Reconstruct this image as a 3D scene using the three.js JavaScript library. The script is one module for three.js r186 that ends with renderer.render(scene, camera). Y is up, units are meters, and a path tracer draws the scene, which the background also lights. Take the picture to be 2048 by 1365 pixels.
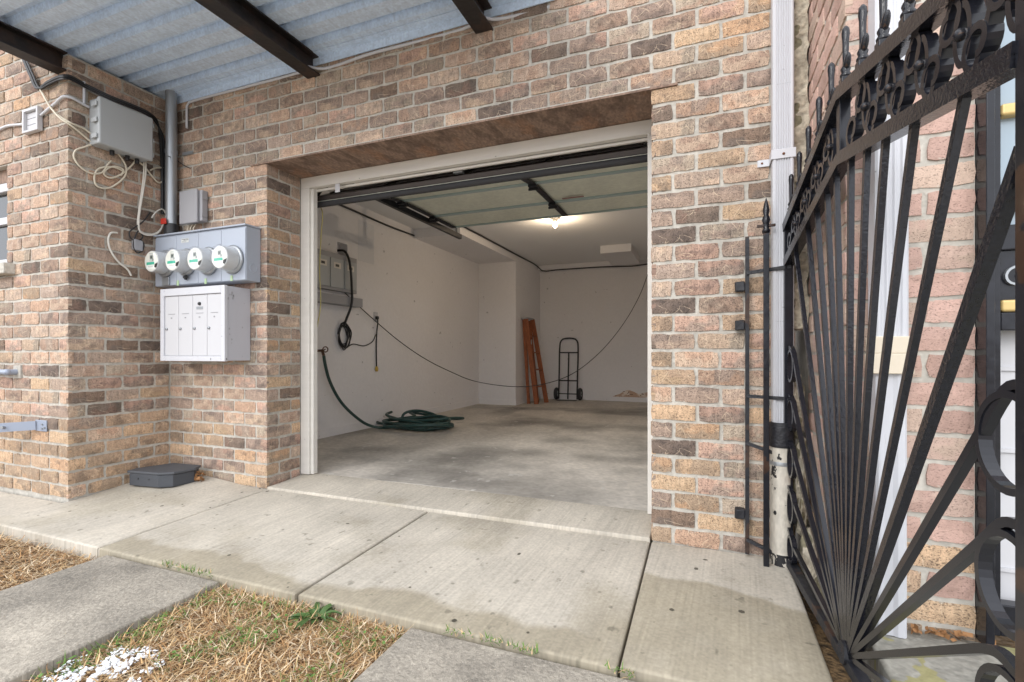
import * as THREE from 'three';
import { mergeGeometries } from 'three/addons/utils/BufferGeometryUtils.js';
import { RoundedBoxGeometry } from 'three/addons/geometries/RoundedBoxGeometry.js';

// ---------------------------------------------------------------- camera, sky, sun, exposure
const scene = new THREE.Scene();
const FPX = 975, TH = 21.45 * Math.PI / 180, HOR = 708;
const CAM = new THREE.Vector3(0.232, 0.894, 2.391);
const camera = new THREE.PerspectiveCamera(2 * Math.atan(682.5 / FPX) * 180 / Math.PI, 2048 / 1365, 0.05, 600);
camera.position.copy(CAM);
camera.rotation.set(0, TH, 0);
camera.setViewOffset(2048, 1365, 0, 682.5 - HOR, 2048, 1365);
camera.updateProjectionMatrix();
scene.add(camera);

const renderer = new THREE.WebGLRenderer({ antialias: true });
renderer.toneMapping = THREE.LinearToneMapping;
renderer.toneMappingExposure = 2.35;
renderer.shadowMap.enabled = true;
renderer.outputColorSpace = THREE.SRGBColorSpace;

function overcastSky() {
  const w = 64, h = 32, d = new Float32Array(w * h * 4);
  for (let j = 0; j < h; j++) for (let i = 0; i < w; i++) {
    const el = (j + 0.5) / h * Math.PI - Math.PI / 2;           // bottom row first
    const t = Math.max(0, Math.sin(el));
    const g = el < 0 ? 0.6 : 1.0 + 0.1 * t;
    const o = (j * w + i) * 4;
    d[o] = g * 0.97; d[o + 1] = g * 1.0; d[o + 2] = g * 1.06; d[o + 3] = 1;
  }
  const t = new THREE.DataTexture(d, w, h, THREE.RGBAFormat, THREE.FloatType);
  t.mapping = THREE.EquirectangularReflectionMapping; t.magFilter = THREE.LinearFilter; t.minFilter = THREE.LinearFilter;
  t.needsUpdate = true;
  return t;
}
scene.background = overcastSky();
scene.environment = scene.background;
const sun = new THREE.DirectionalLight(new THREE.Color(1, 0.97, 0.93), 0.6);
sun.position.set(-4.2, 6.2, 10); sun.target.position.set(-1, 0, 0);
sun.castShadow = true; sun.shadow.radius = 40; sun.shadow.mapSize.set(2048, 2048);
Object.assign(sun.shadow.camera, { left: -8, right: 8, top: 8, bottom: -8, near: 0.5, far: 40 });
scene.add(sun, sun.target);

// ---------------------------------------------------------------- helpers
function rng(seed) { let a = seed >>> 0; return () => { a = (a + 0x6D2B79F5) | 0; let t = Math.imul(a ^ (a >>> 15), 1 | a); t = (t + Math.imul(t ^ (t >>> 7), 61 | t)) ^ t; return ((t ^ (t >>> 14)) >>> 0) / 4294967296; }; }
const R0 = rng(11);
const V = (x, y, z) => new THREE.Vector3(x, y, z);
const S = Math.sin(TH), Cc = Math.cos(TH);
function ray(x, y) { const u = (x - 1024) / FPX, v = (HOR - y) / FPX; return V(-S + u * Cc, v, -Cc - u * S); }
const onX = (x, y, X) => { const d = ray(x, y); return d.multiplyScalar((X - CAM.x) / d.x).add(CAM); };
const onY = (x, y, Y) => { const d = ray(x, y); return d.multiplyScalar((Y - CAM.y) / d.y).add(CAM); };
const onZ = (x, y, Z) => { const d = ray(x, y); return d.multiplyScalar((Z - CAM.z) / d.z).add(CAM); };
const lerp = (a, b, t) => a + (b - a) * t, clamp = (x, a = 0, b = 1) => Math.min(b, Math.max(a, x));
const sstep = (a, b, x) => { const t = clamp((x - a) / (b - a)); return t * t * (3 - 2 * t); };
function hash(x, y, s) { let h = Math.imul(x, 374761393) ^ Math.imul(y, 668265263) ^ Math.imul(s, 1274126177); h = Math.imul(h ^ (h >>> 13), 1274126177); return ((h ^ (h >>> 16)) >>> 0) / 4294967296; }
function vnoise(x, y, s, px = 1 << 20, py = 1 << 20) {
  const xi = Math.floor(x), yi = Math.floor(y); let fx = x - xi, fy = y - yi; fx = fx * fx * (3 - 2 * fx); fy = fy * fy * (3 - 2 * fy);
  const x0 = ((xi % px) + px) % px, x1 = (x0 + 1) % px, y0 = ((yi % py) + py) % py, y1 = (y0 + 1) % py;
  const a = hash(x0, y0, s), b = hash(x1, y0, s), c = hash(x0, y1, s), d = hash(x1, y1, s);
  return a + (b - a) * fx + (c - a) * fy + (a - b - c + d) * fx * fy;
}
function fbm(x, y, s, oct = 4, px = 1 << 20, py = 1 << 20) { let v = 0, a = 0.5, n = 0; for (let o = 0; o < oct; o++) { v += a * vnoise(x, y, s + o * 17, px, py); n += a; x *= 2; y *= 2; px *= 2; py *= 2; a *= 0.5; } return v / n; }
// fn(u, v, out) -> colour 0..255 sRGB in out[0..2], height 0..1 in out[3]
function makeTex(w, h, fn, bump = true, repeat = true) {
  const c = new Uint8Array(w * h * 4), b = bump ? new Uint8Array(w * h * 4) : null, o = [0, 0, 0, 0.5];
  for (let j = 0; j < h; j++) for (let i = 0; i < w; i++) {
    o[3] = 0.5; fn((i + 0.5) / w, (j + 0.5) / h, o, i, j);
    const k = (j * w + i) * 4; c[k] = clamp(o[0], 0, 255); c[k + 1] = clamp(o[1], 0, 255); c[k + 2] = clamp(o[2], 0, 255); c[k + 3] = 255;
    if (b) { const q = clamp(o[3]) * 255; b[k] = b[k + 1] = b[k + 2] = q; b[k + 3] = 255; }
  }
  const mk = (d, cs) => { const t = new THREE.DataTexture(d, w, h); t.colorSpace = cs; t.magFilter = THREE.LinearFilter; t.minFilter = THREE.LinearMipmapLinearFilter; t.generateMipmaps = true; t.wrapS = t.wrapT = repeat ? THREE.RepeatWrapping : THREE.ClampToEdgeWrapping; t.needsUpdate = true; return t; };
  return { map: mk(c, THREE.SRGBColorSpace), bump: b ? mk(b, THREE.NoColorSpace) : null };
}
const mat = (o) => new THREE.MeshStandardMaterial(Object.assign({ roughness: 0.8, metalness: 0 }, o));
const col = (r, g, b) => new THREE.Color().setRGB(r, g, b);
function texMat(t, bumpScale, o = {}) { return mat(Object.assign({ map: t.map, bumpMap: t.bump, bumpScale }, o)); }
const names = new Map();
function numbered(n) { const k = names.get(n) || 0; names.set(n, k + 1); return k ? `${n}_${String(k).padStart(3, '0')}` : n; }
function shade(m) { m.castShadow = true; m.receiveShadow = true; return m; }
function obj(name, geo, material, parent) {
  if (Array.isArray(geo)) geo = merge(geo);
  const m = shade(new THREE.Mesh(geo, material)); m.name = parent ? name : numbered(name); (parent || scene).add(m); return m;
}
function tag(o, label, category, group) { o.userData.label = label; o.userData.category = category; if (group) o.userData.group = group; return o; }
function thing(name, label, category, pos = [0, 0, 0], turn = 0, group) { const g = new THREE.Group(); g.name = numbered(name); g.position.set(...pos); g.rotation.y = turn; scene.add(g); return tag(g, label, category, group); }
function structure(o) { o.userData.kind = 'structure'; return o; }
function merge(list) {
  const l = list.map(g => { g = g.index ? g.toNonIndexed() : g; for (const k of Object.keys(g.attributes)) if (!['position', 'normal', 'uv'].includes(k)) g.deleteAttribute(k); if (!g.attributes.uv) g.setAttribute('uv', new THREE.BufferAttribute(new Float32Array(g.attributes.position.count * 2), 2)); return g; });
  return mergeGeometries(l, false);
}
// uv in metres from the dominant normal axis
function metreUV(g, sx = 1) {
  g = g.index ? g.toNonIndexed() : g; g.computeVertexNormals && 0;
  const p = g.attributes.position, n = g.attributes.normal, uv = new Float32Array(p.count * 2);
  for (let i = 0; i < p.count; i++) {
    const ax = Math.abs(n.getX(i)), ay = Math.abs(n.getY(i)), az = Math.abs(n.getZ(i));
    let a, b; if (ay >= ax && ay >= az) { a = p.getX(i); b = p.getZ(i); } else if (ax > az) { a = p.getZ(i); b = p.getY(i); } else { a = p.getX(i); b = p.getY(i); }
    uv[i * 2] = a * sx; uv[i * 2 + 1] = b * sx;
  }
  g.setAttribute('uv', new THREE.BufferAttribute(uv, 2)); return g;
}
function box(x0, x1, y0, y1, z0, z1, bevel = 0) {
  const g = bevel ? new RoundedBoxGeometry(x1 - x0, y1 - y0, z1 - z0, 2, bevel) : new THREE.BoxGeometry(x1 - x0, y1 - y0, z1 - z0);
  g.translate((x0 + x1) / 2, (y0 + y1) / 2, (z0 + z1) / 2); return metreUV(g);
}
function rod(a, b, r, seg = 10, r2 = r) {
  const d = b.clone().sub(a), L = d.length(), g = new THREE.CylinderGeometry(r2, r, L, seg);
  g.translate(0, L / 2, 0); g.applyQuaternion(new THREE.Quaternion().setFromUnitVectors(V(0, 1, 0), d.normalize())); g.translate(a.x, a.y, a.z); return g;
}
function tube(pts, r, seg = 0, rs = 7, closed = false) { const c = new THREE.CatmullRomCurve3(pts, closed, 'centripetal'); return new THREE.TubeGeometry(c, seg || pts.length * 8, r, rs, closed); }
function lathe(pr, seg = 24) { return new THREE.LatheGeometry(pr.map(([r, y]) => new THREE.Vector2(r, y)), seg); }
function bar(a, b, w, d, up = V(0, 1, 0)) {   // square bar from a to b: w across (in the plane of up), d the other way
  const dir = b.clone().sub(a), L = dir.length(); dir.normalize();
  let g = new THREE.BoxGeometry(w, L, d).toNonIndexed(); g.translate(0, L / 2, 0);
  metreUV(g, 5);
  const zAx = up.clone().sub(dir.clone().multiplyScalar(up.dot(dir))).normalize(), xAx = dir.clone().cross(zAx);
  g.applyMatrix4(new THREE.Matrix4().makeBasis(xAx, dir, zAx)); g.translate(a.x, a.y, a.z); return g;
}
// flat bar swept along a plane curve (x,y points), t thick in the plane, d deep along z
function sweepFlat(pts, t, d, closed = false) {
  const n = pts.length, pos = [], idx = [];
  const L = [], Rr = [];
  for (let i = 0; i < n; i++) {
    const a = pts[closed ? (i - 1 + n) % n : Math.max(0, i - 1)], b = pts[closed ? (i + 1) % n : Math.min(n - 1, i + 1)];
    let tx = b[0] - a[0], ty = b[1] - a[1]; const l = Math.hypot(tx, ty) || 1; tx /= l; ty /= l;
    L.push([pts[i][0] - ty * t / 2, pts[i][1] + tx * t / 2]); Rr.push([pts[i][0] + ty * t / 2, pts[i][1] - tx * t / 2]);
  }
  const quad = (a, b, c, e) => { pos.push(...a, ...b, ...c, ...a, ...c, ...e); };
  const m = closed ? n : n - 1, h = d / 2;
  for (let i = 0; i < m; i++) {
    const j = (i + 1) % n, A = L[i], B = L[j], C = Rr[j], D = Rr[i];
    quad([...D, h], [...C, h], [...B, h], [...A, h]); quad([...A, -h], [...B, -h], [...C, -h], [...D, -h]);
    quad([...A, h], [...B, h], [...B, -h], [...A, -h]); quad([...C, h], [...D, h], [...D, -h], [...C, -h]);
  }
  if (!closed) { quad([...L[0], h], [...L[0], -h], [...Rr[0], -h], [...Rr[0], h]); const e = n - 1; quad([...L[e], -h], [...L[e], h], [...Rr[e], h], [...Rr[e], -h]); }
  const g = new THREE.BufferGeometry(); g.setAttribute('position', new THREE.Float32BufferAttribute(pos, 3)); g.computeVertexNormals();
  g.setAttribute('uv', new THREE.Float32BufferAttribute(new Float32Array(pos.length / 3 * 2), 2)); return g;
}
// rough lump: displaced box / sphere
function roughen(g, amp, freq, seed) {
  const p = g.attributes.position;
  for (let i = 0; i < p.count; i++) {
    const x = p.getX(i), y = p.getY(i), z = p.getZ(i);
    p.setXYZ(i, x + amp * (fbm(y * freq + 3, z * freq, seed, 3) - 0.5) * 2, y + amp * (fbm(x * freq, z * freq + 9, seed + 5, 3) - 0.5) * 2, z + amp * (fbm(x * freq + 5, y * freq, seed + 9, 3) - 0.5) * 2);
  }
  g.computeVertexNormals(); return g;
}

// ---------------------------------------------------------------- surface textures
const MOD = 0.2032, CRS = 0.0827, JNT = 0.0142;
const CW = 256, CH = 104, NCX = 8, NCY = 10, NCELL = 80;
const TAN = [[186, 158, 134], [180, 148, 124], [168, 138, 117], [176, 152, 132], [166, 141, 123], [162, 140, 124], [190, 162, 136], [166, 148, 128], [160, 136, 120], [184, 148, 122], [174, 148, 128], [164, 139, 122], [180, 144, 124], [162, 140, 122]];
const ORG = [[190, 156, 122], [182, 144, 110], [174, 144, 116], [192, 158, 126], [164, 138, 112], [180, 150, 118]];
const PNK = [[202, 168, 154], [206, 176, 160], [196, 162, 148], [200, 174, 156], [204, 168, 154], [190, 156, 142]];
function brickAtlas() {
  const scr = [];
  const rr = rng(5);
  for (let c = 0; c < NCELL; c++) {            // pale scored marks, twig-like, pressed in the face of each brick
    const L = [];
    if (c < 56) { const k = 2 + Math.floor(rr() * 4); for (let i = 0; i < k; i++) { let x = rr(), y = 0.1 + rr() * 0.8, a = rr() * 6.28; const br = rr() < 0.6 ? 2 : 1; for (let b = 0; b < br; b++) { let px = x, py = y, an = a + b * (0.7 + rr()); const ns = 2 + Math.floor(rr() * 3); const bend = (rr() - 0.5) * 0.9; for (let s = 0; s < ns; s++) { const l = 0.05 + rr() * 0.07, qx = px + Math.cos(an) * l, qy = py + Math.sin(an) * l * 2.4; L.push([px, py, qx, qy, 0.35 + rr() * 0.65]); px = qx; py = qy; an += bend; } } } }
    scr.push(L);
  }
  const base = [], second = [], dk = [];
  for (let c = 0; c < NCELL; c++) { const P = c < 40 ? TAN : c < 56 ? ORG : PNK; base.push(P[Math.floor(rr() * P.length)]); second.push(P[Math.floor(rr() * P.length)]); dk.push(c < 40 && rr() < 0.06 ? 0.72 : 0.9 + rr() * 0.16); }
  const w = CW * NCX, h = CH * NCY;
  return makeTex(w, h, (u, v, o, i, j) => {
    const cx = Math.floor(i / CW), cy = Math.floor(j / CH), c = cy * NCX + cx, x = (i % CW) / CW, y = (j % CH) / CH;
    const pink = c >= 56;
    const big = fbm(x * 3 + c * 7.3, y * 1.2 + c, 21, 3), streak = fbm(x * 26 + c * 13, y * 1.6 + c * 3, 31, 3), gr = fbm(x * 70 + c * 31, y * 28 + c * 17, 41, 2), fine = hash(i, j, 7);
    const t = sstep(0.42, 0.58, big), A = base[c], B = second[c];
    const pit = gr < (pink ? 0.24 : 0.3) ? 1 : 0;
    let k = dk[c] * (0.80 + 0.22 * streak + 0.24 * gr + (fine - 0.5) * 0.16) * (pit ? 0.74 : 1);
    if (pink) k = dk[c] * (0.9 + 0.08 * streak + 0.1 * gr + (fine - 0.5) * 0.09) * (pit ? 0.86 : 1);
    let r = lerp(A[0], B[0], t) * k, g = lerp(A[1], B[1], t) * k, b = lerp(A[2], B[2], t) * k;
    let hgt = 0.45 + 0.25 * gr + 0.2 * streak - (pit ? 0.25 : 0);
    if (!pink) {                                // darker kiln flashing with an outline of its own
      const fl = fbm(x * 2.2 + c * 3.7, y * 1.5 + c * 1.9, 61, 4); if (fl > 0.58) { const q = sstep(0.56, 0.8, fl) * 0.17; r *= 1 - q; g *= 1 - q * 0.95; b *= 1 - q * 0.85; }
      for (const s of scr[c]) { const dx = s[2] - s[0], dy = (s[3] - s[1]) / 2.4, L2 = dx * dx + dy * dy, wx = x - s[0], wy = (y - s[1]) / 2.4; const tt = clamp((wx * dx + wy * dy) / L2), d = Math.hypot(wx - dx * tt, wy - dy * tt); if (d < 0.0105) { const q = s[4] * (1 - d / 0.0105) * 0.95; r = lerp(r, 226, q); g = lerp(g, 200, q); b = lerp(b, 166, q); hgt += 0.12 * q; } }
    }
    const ed = Math.min(x * 2.4, (1 - x) * 2.4, y, 1 - y);   // mortar smeared over the arrises
    const sm = fbm(x * 22 + c * 5, y * 9 + c * 9, 51, 3); if (ed < 0.10 && sm > 0.60 + ed * 1.6) { const q = 0.55; r = lerp(r, 196, q); g = lerp(g, 188, q); b = lerp(b, 174, q); }
    const lum = 0.3 * r + 0.59 * g + 0.11 * b, ds = pink ? 0.06 : 0.16;
    o[0] = lerp(r, lum, ds); o[1] = lerp(g, lum, ds); o[2] = lerp(b, lum, ds); o[3] = hgt;
  }, true, false);
}
const tBrick = brickAtlas();
const mBrick = texMat(tBrick, 0.0035, { roughness: 0.93 });
const tMortar = makeTex(512, 512, (u, v, o) => { const a = fbm(u * 64, v * 64, 3, 3, 64, 64), b = fbm(u * 8, v * 8, 9, 3, 8, 8); const k = 0.84 + 0.2 * a + 0.14 * (b - 0.5); o[0] = 194 * k; o[1] = 189 * k; o[2] = 179 * k; o[3] = a * 0.6 + b * 0.4; });
const mMortar = texMat(tMortar, 0.006, { roughness: 0.95 });
const mLump = texMat(makeTex(256, 256, (u, v, o) => { const a = fbm(u * 24, v * 24, 13, 4, 24, 24), b = fbm(u * 4, v * 4, 19, 3, 4, 4); const k = 0.7 + 0.5 * a; o[0] = 182 * k; o[1] = 173 * k; o[2] = 155 * k; if (b > 0.56) { o[0] *= 0.72; o[1] *= 0.72; o[2] *= 0.66; } o[3] = a; }), 0.008, { roughness: 0.97 });

// pale concrete slabs in front of the garage, one sheet of grain over 5.2 x 1.0 m
const gum = []; { const r = rng(77); for (let i = 0; i < 30; i++) gum.push([r() * 5.2 - 4.6, r() * 1.0, 0.004 + r() * r() * 0.014, 0.6 + r() * 0.9]); }
const tSlab = makeTex(2048, 512, (u, v, o) => {
  const x = u * 5.2 - 4.6, z = v;
  const broom = fbm(x * 150 + z * 9, z * 4, 5, 2), mot = fbm(x * 5, z * 4, 15, 4), fine = fbm(x * 120, z * 120, 25, 2), cl = fbm(x * 1.6 + 4, z * 2.6, 35, 4);
  let k = 0.80 + 0.10 * broom + 0.16 * (mot - 0.5) + 0.13 * fine;
  let r = 201 * k, g = 193 * k, b = 179 * k;
  const wob = (fbm(x * 3.2, 2.5, 45, 4) - 0.5) * 0.22, wob2 = (fbm(x * 4 + 7, z * 4, 55, 4) - 0.5) * 0.3;
  const dg = 0.75 + 0.5 * fbm(x * 9, z * 9, 85, 4); let damp = 0;                                   // damp and algae with an edge of their own
  if (x > -2.42 && x < 0.0) damp = Math.max(damp, sstep(0.80, 0.86, z + wob));
  if (x < 0.0) damp = Math.max(damp, sstep(0.35, 0.7, z + wob2) * 0.9 * sstep(-0.26, -0.08, x + wob2 * 0.5));
  if (x > 0.0) damp = Math.max(damp, sstep(0.30, 0.34, z + wob2 * 0.5 - Math.max(0, x - 0.25) * 0.35));
  if (x < -2.42) damp = Math.max(damp, 0.45 * sstep(0.5, 0.7, cl) * sstep(0.15, 0.4, z));
  const st = sstep(0.56, 0.8, fbm(x * 2.6 + 11, z * 3.6, 65, 4)) * 0.4; damp = Math.min(1, Math.max(damp, st) * dg);
  r = lerp(r, r * 0.84, damp); g = lerp(g, g * 0.825, damp); b = lerp(b, b * 0.78, damp);
  for (const s of gum) { if (Math.abs(x - s[0]) > 0.02) continue; const d = Math.hypot(x - s[0], (z - s[1]) * s[3]); if (d < s[2]) { r *= 0.5; g *= 0.49; b *= 0.47; } }
  { const q = sstep(0.74, 0.86, fbm(x * 26, z * 22, 75, 4)) * 0.2; r *= 1 - q; g *= 1 - q; b *= 1 - q * 1.05; }
  o[0] = r; o[1] = g; o[2] = b; o[3] = 0.35 + 0.4 * broom + 0.25 * fine;
}, true, false);
const mSlab = texMat(tSlab, 0.0022, { roughness: 0.9 });
const tWalk = makeTex(1024, 1024, (u, v, o) => { const a = fbm(u * 128, v * 128, 6, 3, 128, 128), m = fbm(u * 6, v * 6, 16, 4, 6, 6), s = hash(Math.floor(u * 700), Math.floor(v * 700), 4); let k = 0.72 + 0.26 * a + 0.42 * (m - 0.5) + (s > 0.94 ? 0.16 : 0) - (s < 0.05 ? 0.2 : 0); o[0] = 170 * k; o[1] = 162 * k; o[2] = 149 * k; o[3] = a; });
const mWalk = texMat(tWalk, 0.003, { roughness: 0.92 });
const tFloor = makeTex(1024, 1024, (u, v, o) => {   // 4 x 7 m garage floor
  const x = u * 4, z = v * 7; const m = fbm(x * 1.3, z * 1.1, 8, 5), f = fbm(x * 40, z * 40, 18, 3), oil = fbm(x * 1.1 + 3, z * 1.4 + 2, 28, 4), sc = fbm(x * 9, z * 2.2, 38, 3);
  let k = 0.9 + 0.34 * (m - 0.5) + 0.2 * f + 0.1 * (sc - 0.5); let r = 200 * k, g = 194 * k, b = 185 * k;
  const q = sstep(0.5, 0.85, oil) * 0.34; r *= 1 - q; g *= 1 - q; b *= 1 - q;
  if (fbm(x * 14 + 1, z * 14, 48, 3) > 0.80) { r = lerp(r, 205, 0.6); g = lerp(g, 203, 0.6); b = lerp(b, 198, 0.6); }
  o[0] = r; o[1] = g; o[2] = b; o[3] = f;
}, true, false);
const mFloor = texMat(tFloor, 0.0015, { roughness: 0.62 });
const tPaint = makeTex(1024, 512, (u, v, o) => { const a = fbm(u * 160, v * 80, 4, 2, 160, 80), m = fbm(u * 4, v * 2, 14, 4, 4, 2), s = fbm(u * 60, v * 30, 24, 3, 60, 30); let k = 0.965 + 0.05 * (m - 0.5) + 0.02 * a; let d = s > 0.87 ? 0.8 : 1; o[0] = 233 * k * d; o[1] = 231 * k * d; o[2] = 232 * k * d; o[3] = a; });
const mPaint = texMat(tPaint, 0.0012, { roughness: 0.75 }); mPaint.map.repeat.set(0.25, 0.5); mPaint.bumpMap.repeat.set(0.25, 0.5);
const mCeil = mat({ color: col(0.8, 0.8, 0.8), roughness: 0.85 });
const tGalv = makeTex(512, 512, (u, v, o) => { const i = Math.floor(u * 90), j = Math.floor(v * 90); const c = hash(i, j, 3), a = fbm(u * 48, v * 16, 5, 3, 48, 16), st = fbm(u * 6, v * 40, 15, 3, 6, 40); const k = 0.88 + 0.07 * c + 0.1 * a + 0.08 * (st - 0.5); o[0] = 214 * k; o[1] = 232 * k; o[2] = 254 * k; o[3] = a; });
const mGalv = texMat(tGalv, 0.0006, { roughness: 0.4, metalness: 0.1 });
const tRust = makeTex(512, 256, (u, v, o) => { const a = fbm(u * 20, v * 10, 7, 5, 20, 10), b = fbm(u * 120, v * 60, 17, 2, 120, 60), c = fbm(u * 9, v * 5, 27, 4, 9, 5); let r = 142, g = 119, bb = 104; const t = sstep(0.42, 0.75, a); r = lerp(r, 112, t); g = lerp(g, 92, t); bb = lerp(bb, 80, t); { const q = sstep(0.58, 0.8, c) * 0.5; r = lerp(r, 150, q); g = lerp(g, 108, q); bb = lerp(bb, 80, q); } const k = 0.82 + 0.34 * b; o[0] = r * k; o[1] = g * k; o[2] = bb * k; o[3] = b * 0.6 + a * 0.4; });
const mRust = texMat(tRust, 0.002, { roughness: 0.85 });
const tIron = makeTex(256, 256, (u, v, o) => { const a = fbm(u * 40, v * 40, 2, 3, 40, 40), b = fbm(u * 7, v * 7, 12, 4, 7, 7); let r = 28, g = 29, bb = 35; if (b > 0.74) { r = 58; g = 42; bb = 34; } const k = 0.8 + 0.4 * a; o[0] = r * k; o[1] = g * k; o[2] = bb * k; o[3] = a; });
const mIron = new THREE.MeshPhysicalMaterial({ map: tIron.map, bumpMap: tIron.bump, bumpScale: 0.0006, roughness: 0.2, specularIntensity: 0.75 });
const mIronOld = texMat(tIron, 0.0025, { roughness: 0.55 });
const mBeam = texMat(makeTex(256, 256, (u, v, o) => { const a = fbm(u * 8, v * 8, 2, 4, 8, 8), b = fbm(u * 60, v * 60, 12, 2, 60, 60); const k = 0.8 + 0.35 * b; const t = sstep(0.5, 0.64, a); o[0] = lerp(32, 50, t) * k; o[1] = lerp(29, 38, t) * k; o[2] = lerp(29, 33, t) * k; o[3] = b; }), 0.001, { roughness: 0.5 });
const tWhiteM = makeTex(256, 512, (u, v, o) => { const a = fbm(u * 30, v * 6, 2, 4, 30, 6), s = fbm(u * 50, v * 100, 12, 3, 50, 100); let k = 0.98 + 0.02 * a; if (s > 0.875) k *= 0.55; o[0] = 200 * k; o[1] = 201 * k; o[2] = 206 * k; o[3] = a; });
const mWhiteM = mat({ map: tWhiteM.map, roughness: 0.42 });
const mWhite = mat({ color: col(0.54, 0.54, 0.56), roughness: 0.5 });
const mTrim = texMat(makeTex(256, 256, (u, v, o) => { const a = fbm(u * 4, v * 40, 2, 4, 4, 40), s = fbm(u * 40, v * 40, 12, 3, 40, 40); let k = 0.95 + 0.06 * a; if (s > 0.89) k *= 0.6; o[0] = 218 * k; o[1] = 214 * k; o[2] = 207 * k; o[3] = a; }), 0.001, { roughness: 0.6 });
const mCream = mat({ color: col(0.66, 0.58, 0.46), roughness: 0.6 });
const mBlue = mat({ color: col(0.30, 0.34, 0.42), roughness: 0.45, metalness: 0.15 });
const mCab = mat({ color: col(0.40, 0.44, 0.51), roughness: 0.45, metalness: 0.1 });
const mGreyPl = mat({ color: col(0.40, 0.42, 0.43), roughness: 0.5 });
const mGreyBox = mat({ color: col(0.33, 0.33, 0.35), roughness: 0.5 });
const mBlack = mat({ color: col(0.018, 0.018, 0.02), roughness: 0.45 });
const mRubber = mat({ color: col(0.035, 0.035, 0.038), roughness: 0.75 });
const mWireC = mat({ color: col(0.66, 0.60, 0.48), roughness: 0.55 });
const mWireW = mat({ color: col(0.66, 0.63, 0.57), roughness: 0.5 });
const mSteel = mat({ color: col(0.36, 0.38, 0.40), roughness: 0.42, metalness: 0.6 });
const mRed = mat({ color: col(0.5, 0.035, 0.02), roughness: 0.5 });
const mGold = mat({ color: col(0.62, 0.45, 0.19), roughness: 0.4, metalness: 0.25 });
const mGlass = new THREE.MeshPhysicalMaterial({ color: 0xffffff, transmission: 1, roughness: 0.02, thickness: 0, ior: 1.5 });
const mGlassDark = mat({ color: col(0.03, 0.035, 0.04), roughness: 0.06 });

// ---------------------------------------------------------------- ground and paving
const groundY = (x, z) => 0.008 - 0.03 * z + 0.042 * sstep(-2.45, -3.15, x) * clamp(1 - z / 0.55);
function sheet(x0, x1, z0, z1, yf, t, uvf, nx = 24, nz = 10, rnd = 0.012) {   // slab with rounded arrises and a skirt
  const xs = [], zs = [];
  for (let i = 0; i <= nx; i++) xs.push(lerp(x0 + rnd, x1 - rnd, i / nx)); xs.unshift(x0, x0 + rnd * 0.3); xs.push(x1 - rnd * 0.3, x1);
  for (let i = 0; i <= nz; i++) zs.push(lerp(z0 + rnd, z1 - rnd, i / nz)); zs.unshift(z0, z0 + rnd * 0.3); zs.push(z1 - rnd * 0.3, z1);
  xs.unshift(x0); xs.push(x1); zs.unshift(z0); zs.push(z1);
  const pos = [], uv = [], idx = [], W = xs.length, H = zs.length;
  const drop = (i, n) => i === 0 || i === n - 1 ? t : i === 1 || i === n - 2 ? rnd * 0.7 : i === 2 || i === n - 3 ? rnd * 0.3 : 0;
  for (let j = 0; j < H; j++) for (let i = 0; i < W; i++) { const d = Math.max(drop(i, W), drop(j, H)); pos.push(xs[i], yf(xs[i], zs[j]) - d, zs[j]); uv.push(...uvf(xs[i], zs[j])); }
  for (let j = 0; j < H - 1; j++) for (let i = 0; i < W - 1; i++) { const a = j * W + i; idx.push(a, a + W, a + 1, a + 1, a + W, a + W + 1); }
  const g = new THREE.BufferGeometry(); g.setAttribute('position', new THREE.Float32BufferAttribute(pos, 3)); g.setAttribute('uv', new THREE.Float32BufferAttribute(uv, 2)); g.setIndex(idx); g.computeVertexNormals(); return g;
}
const tSoil = makeTex(512, 512, (u, v, o) => { const a = fbm(u * 60, v * 60, 4, 3, 60, 60), b = fbm(u * 9, v * 9, 14, 3, 9, 9); const k = 0.6 + 0.6 * a; o[0] = lerp(112, 140, b) * k; o[1] = lerp(92, 112, b) * k; o[2] = lerp(66, 78, b) * k; o[3] = a; });
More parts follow.
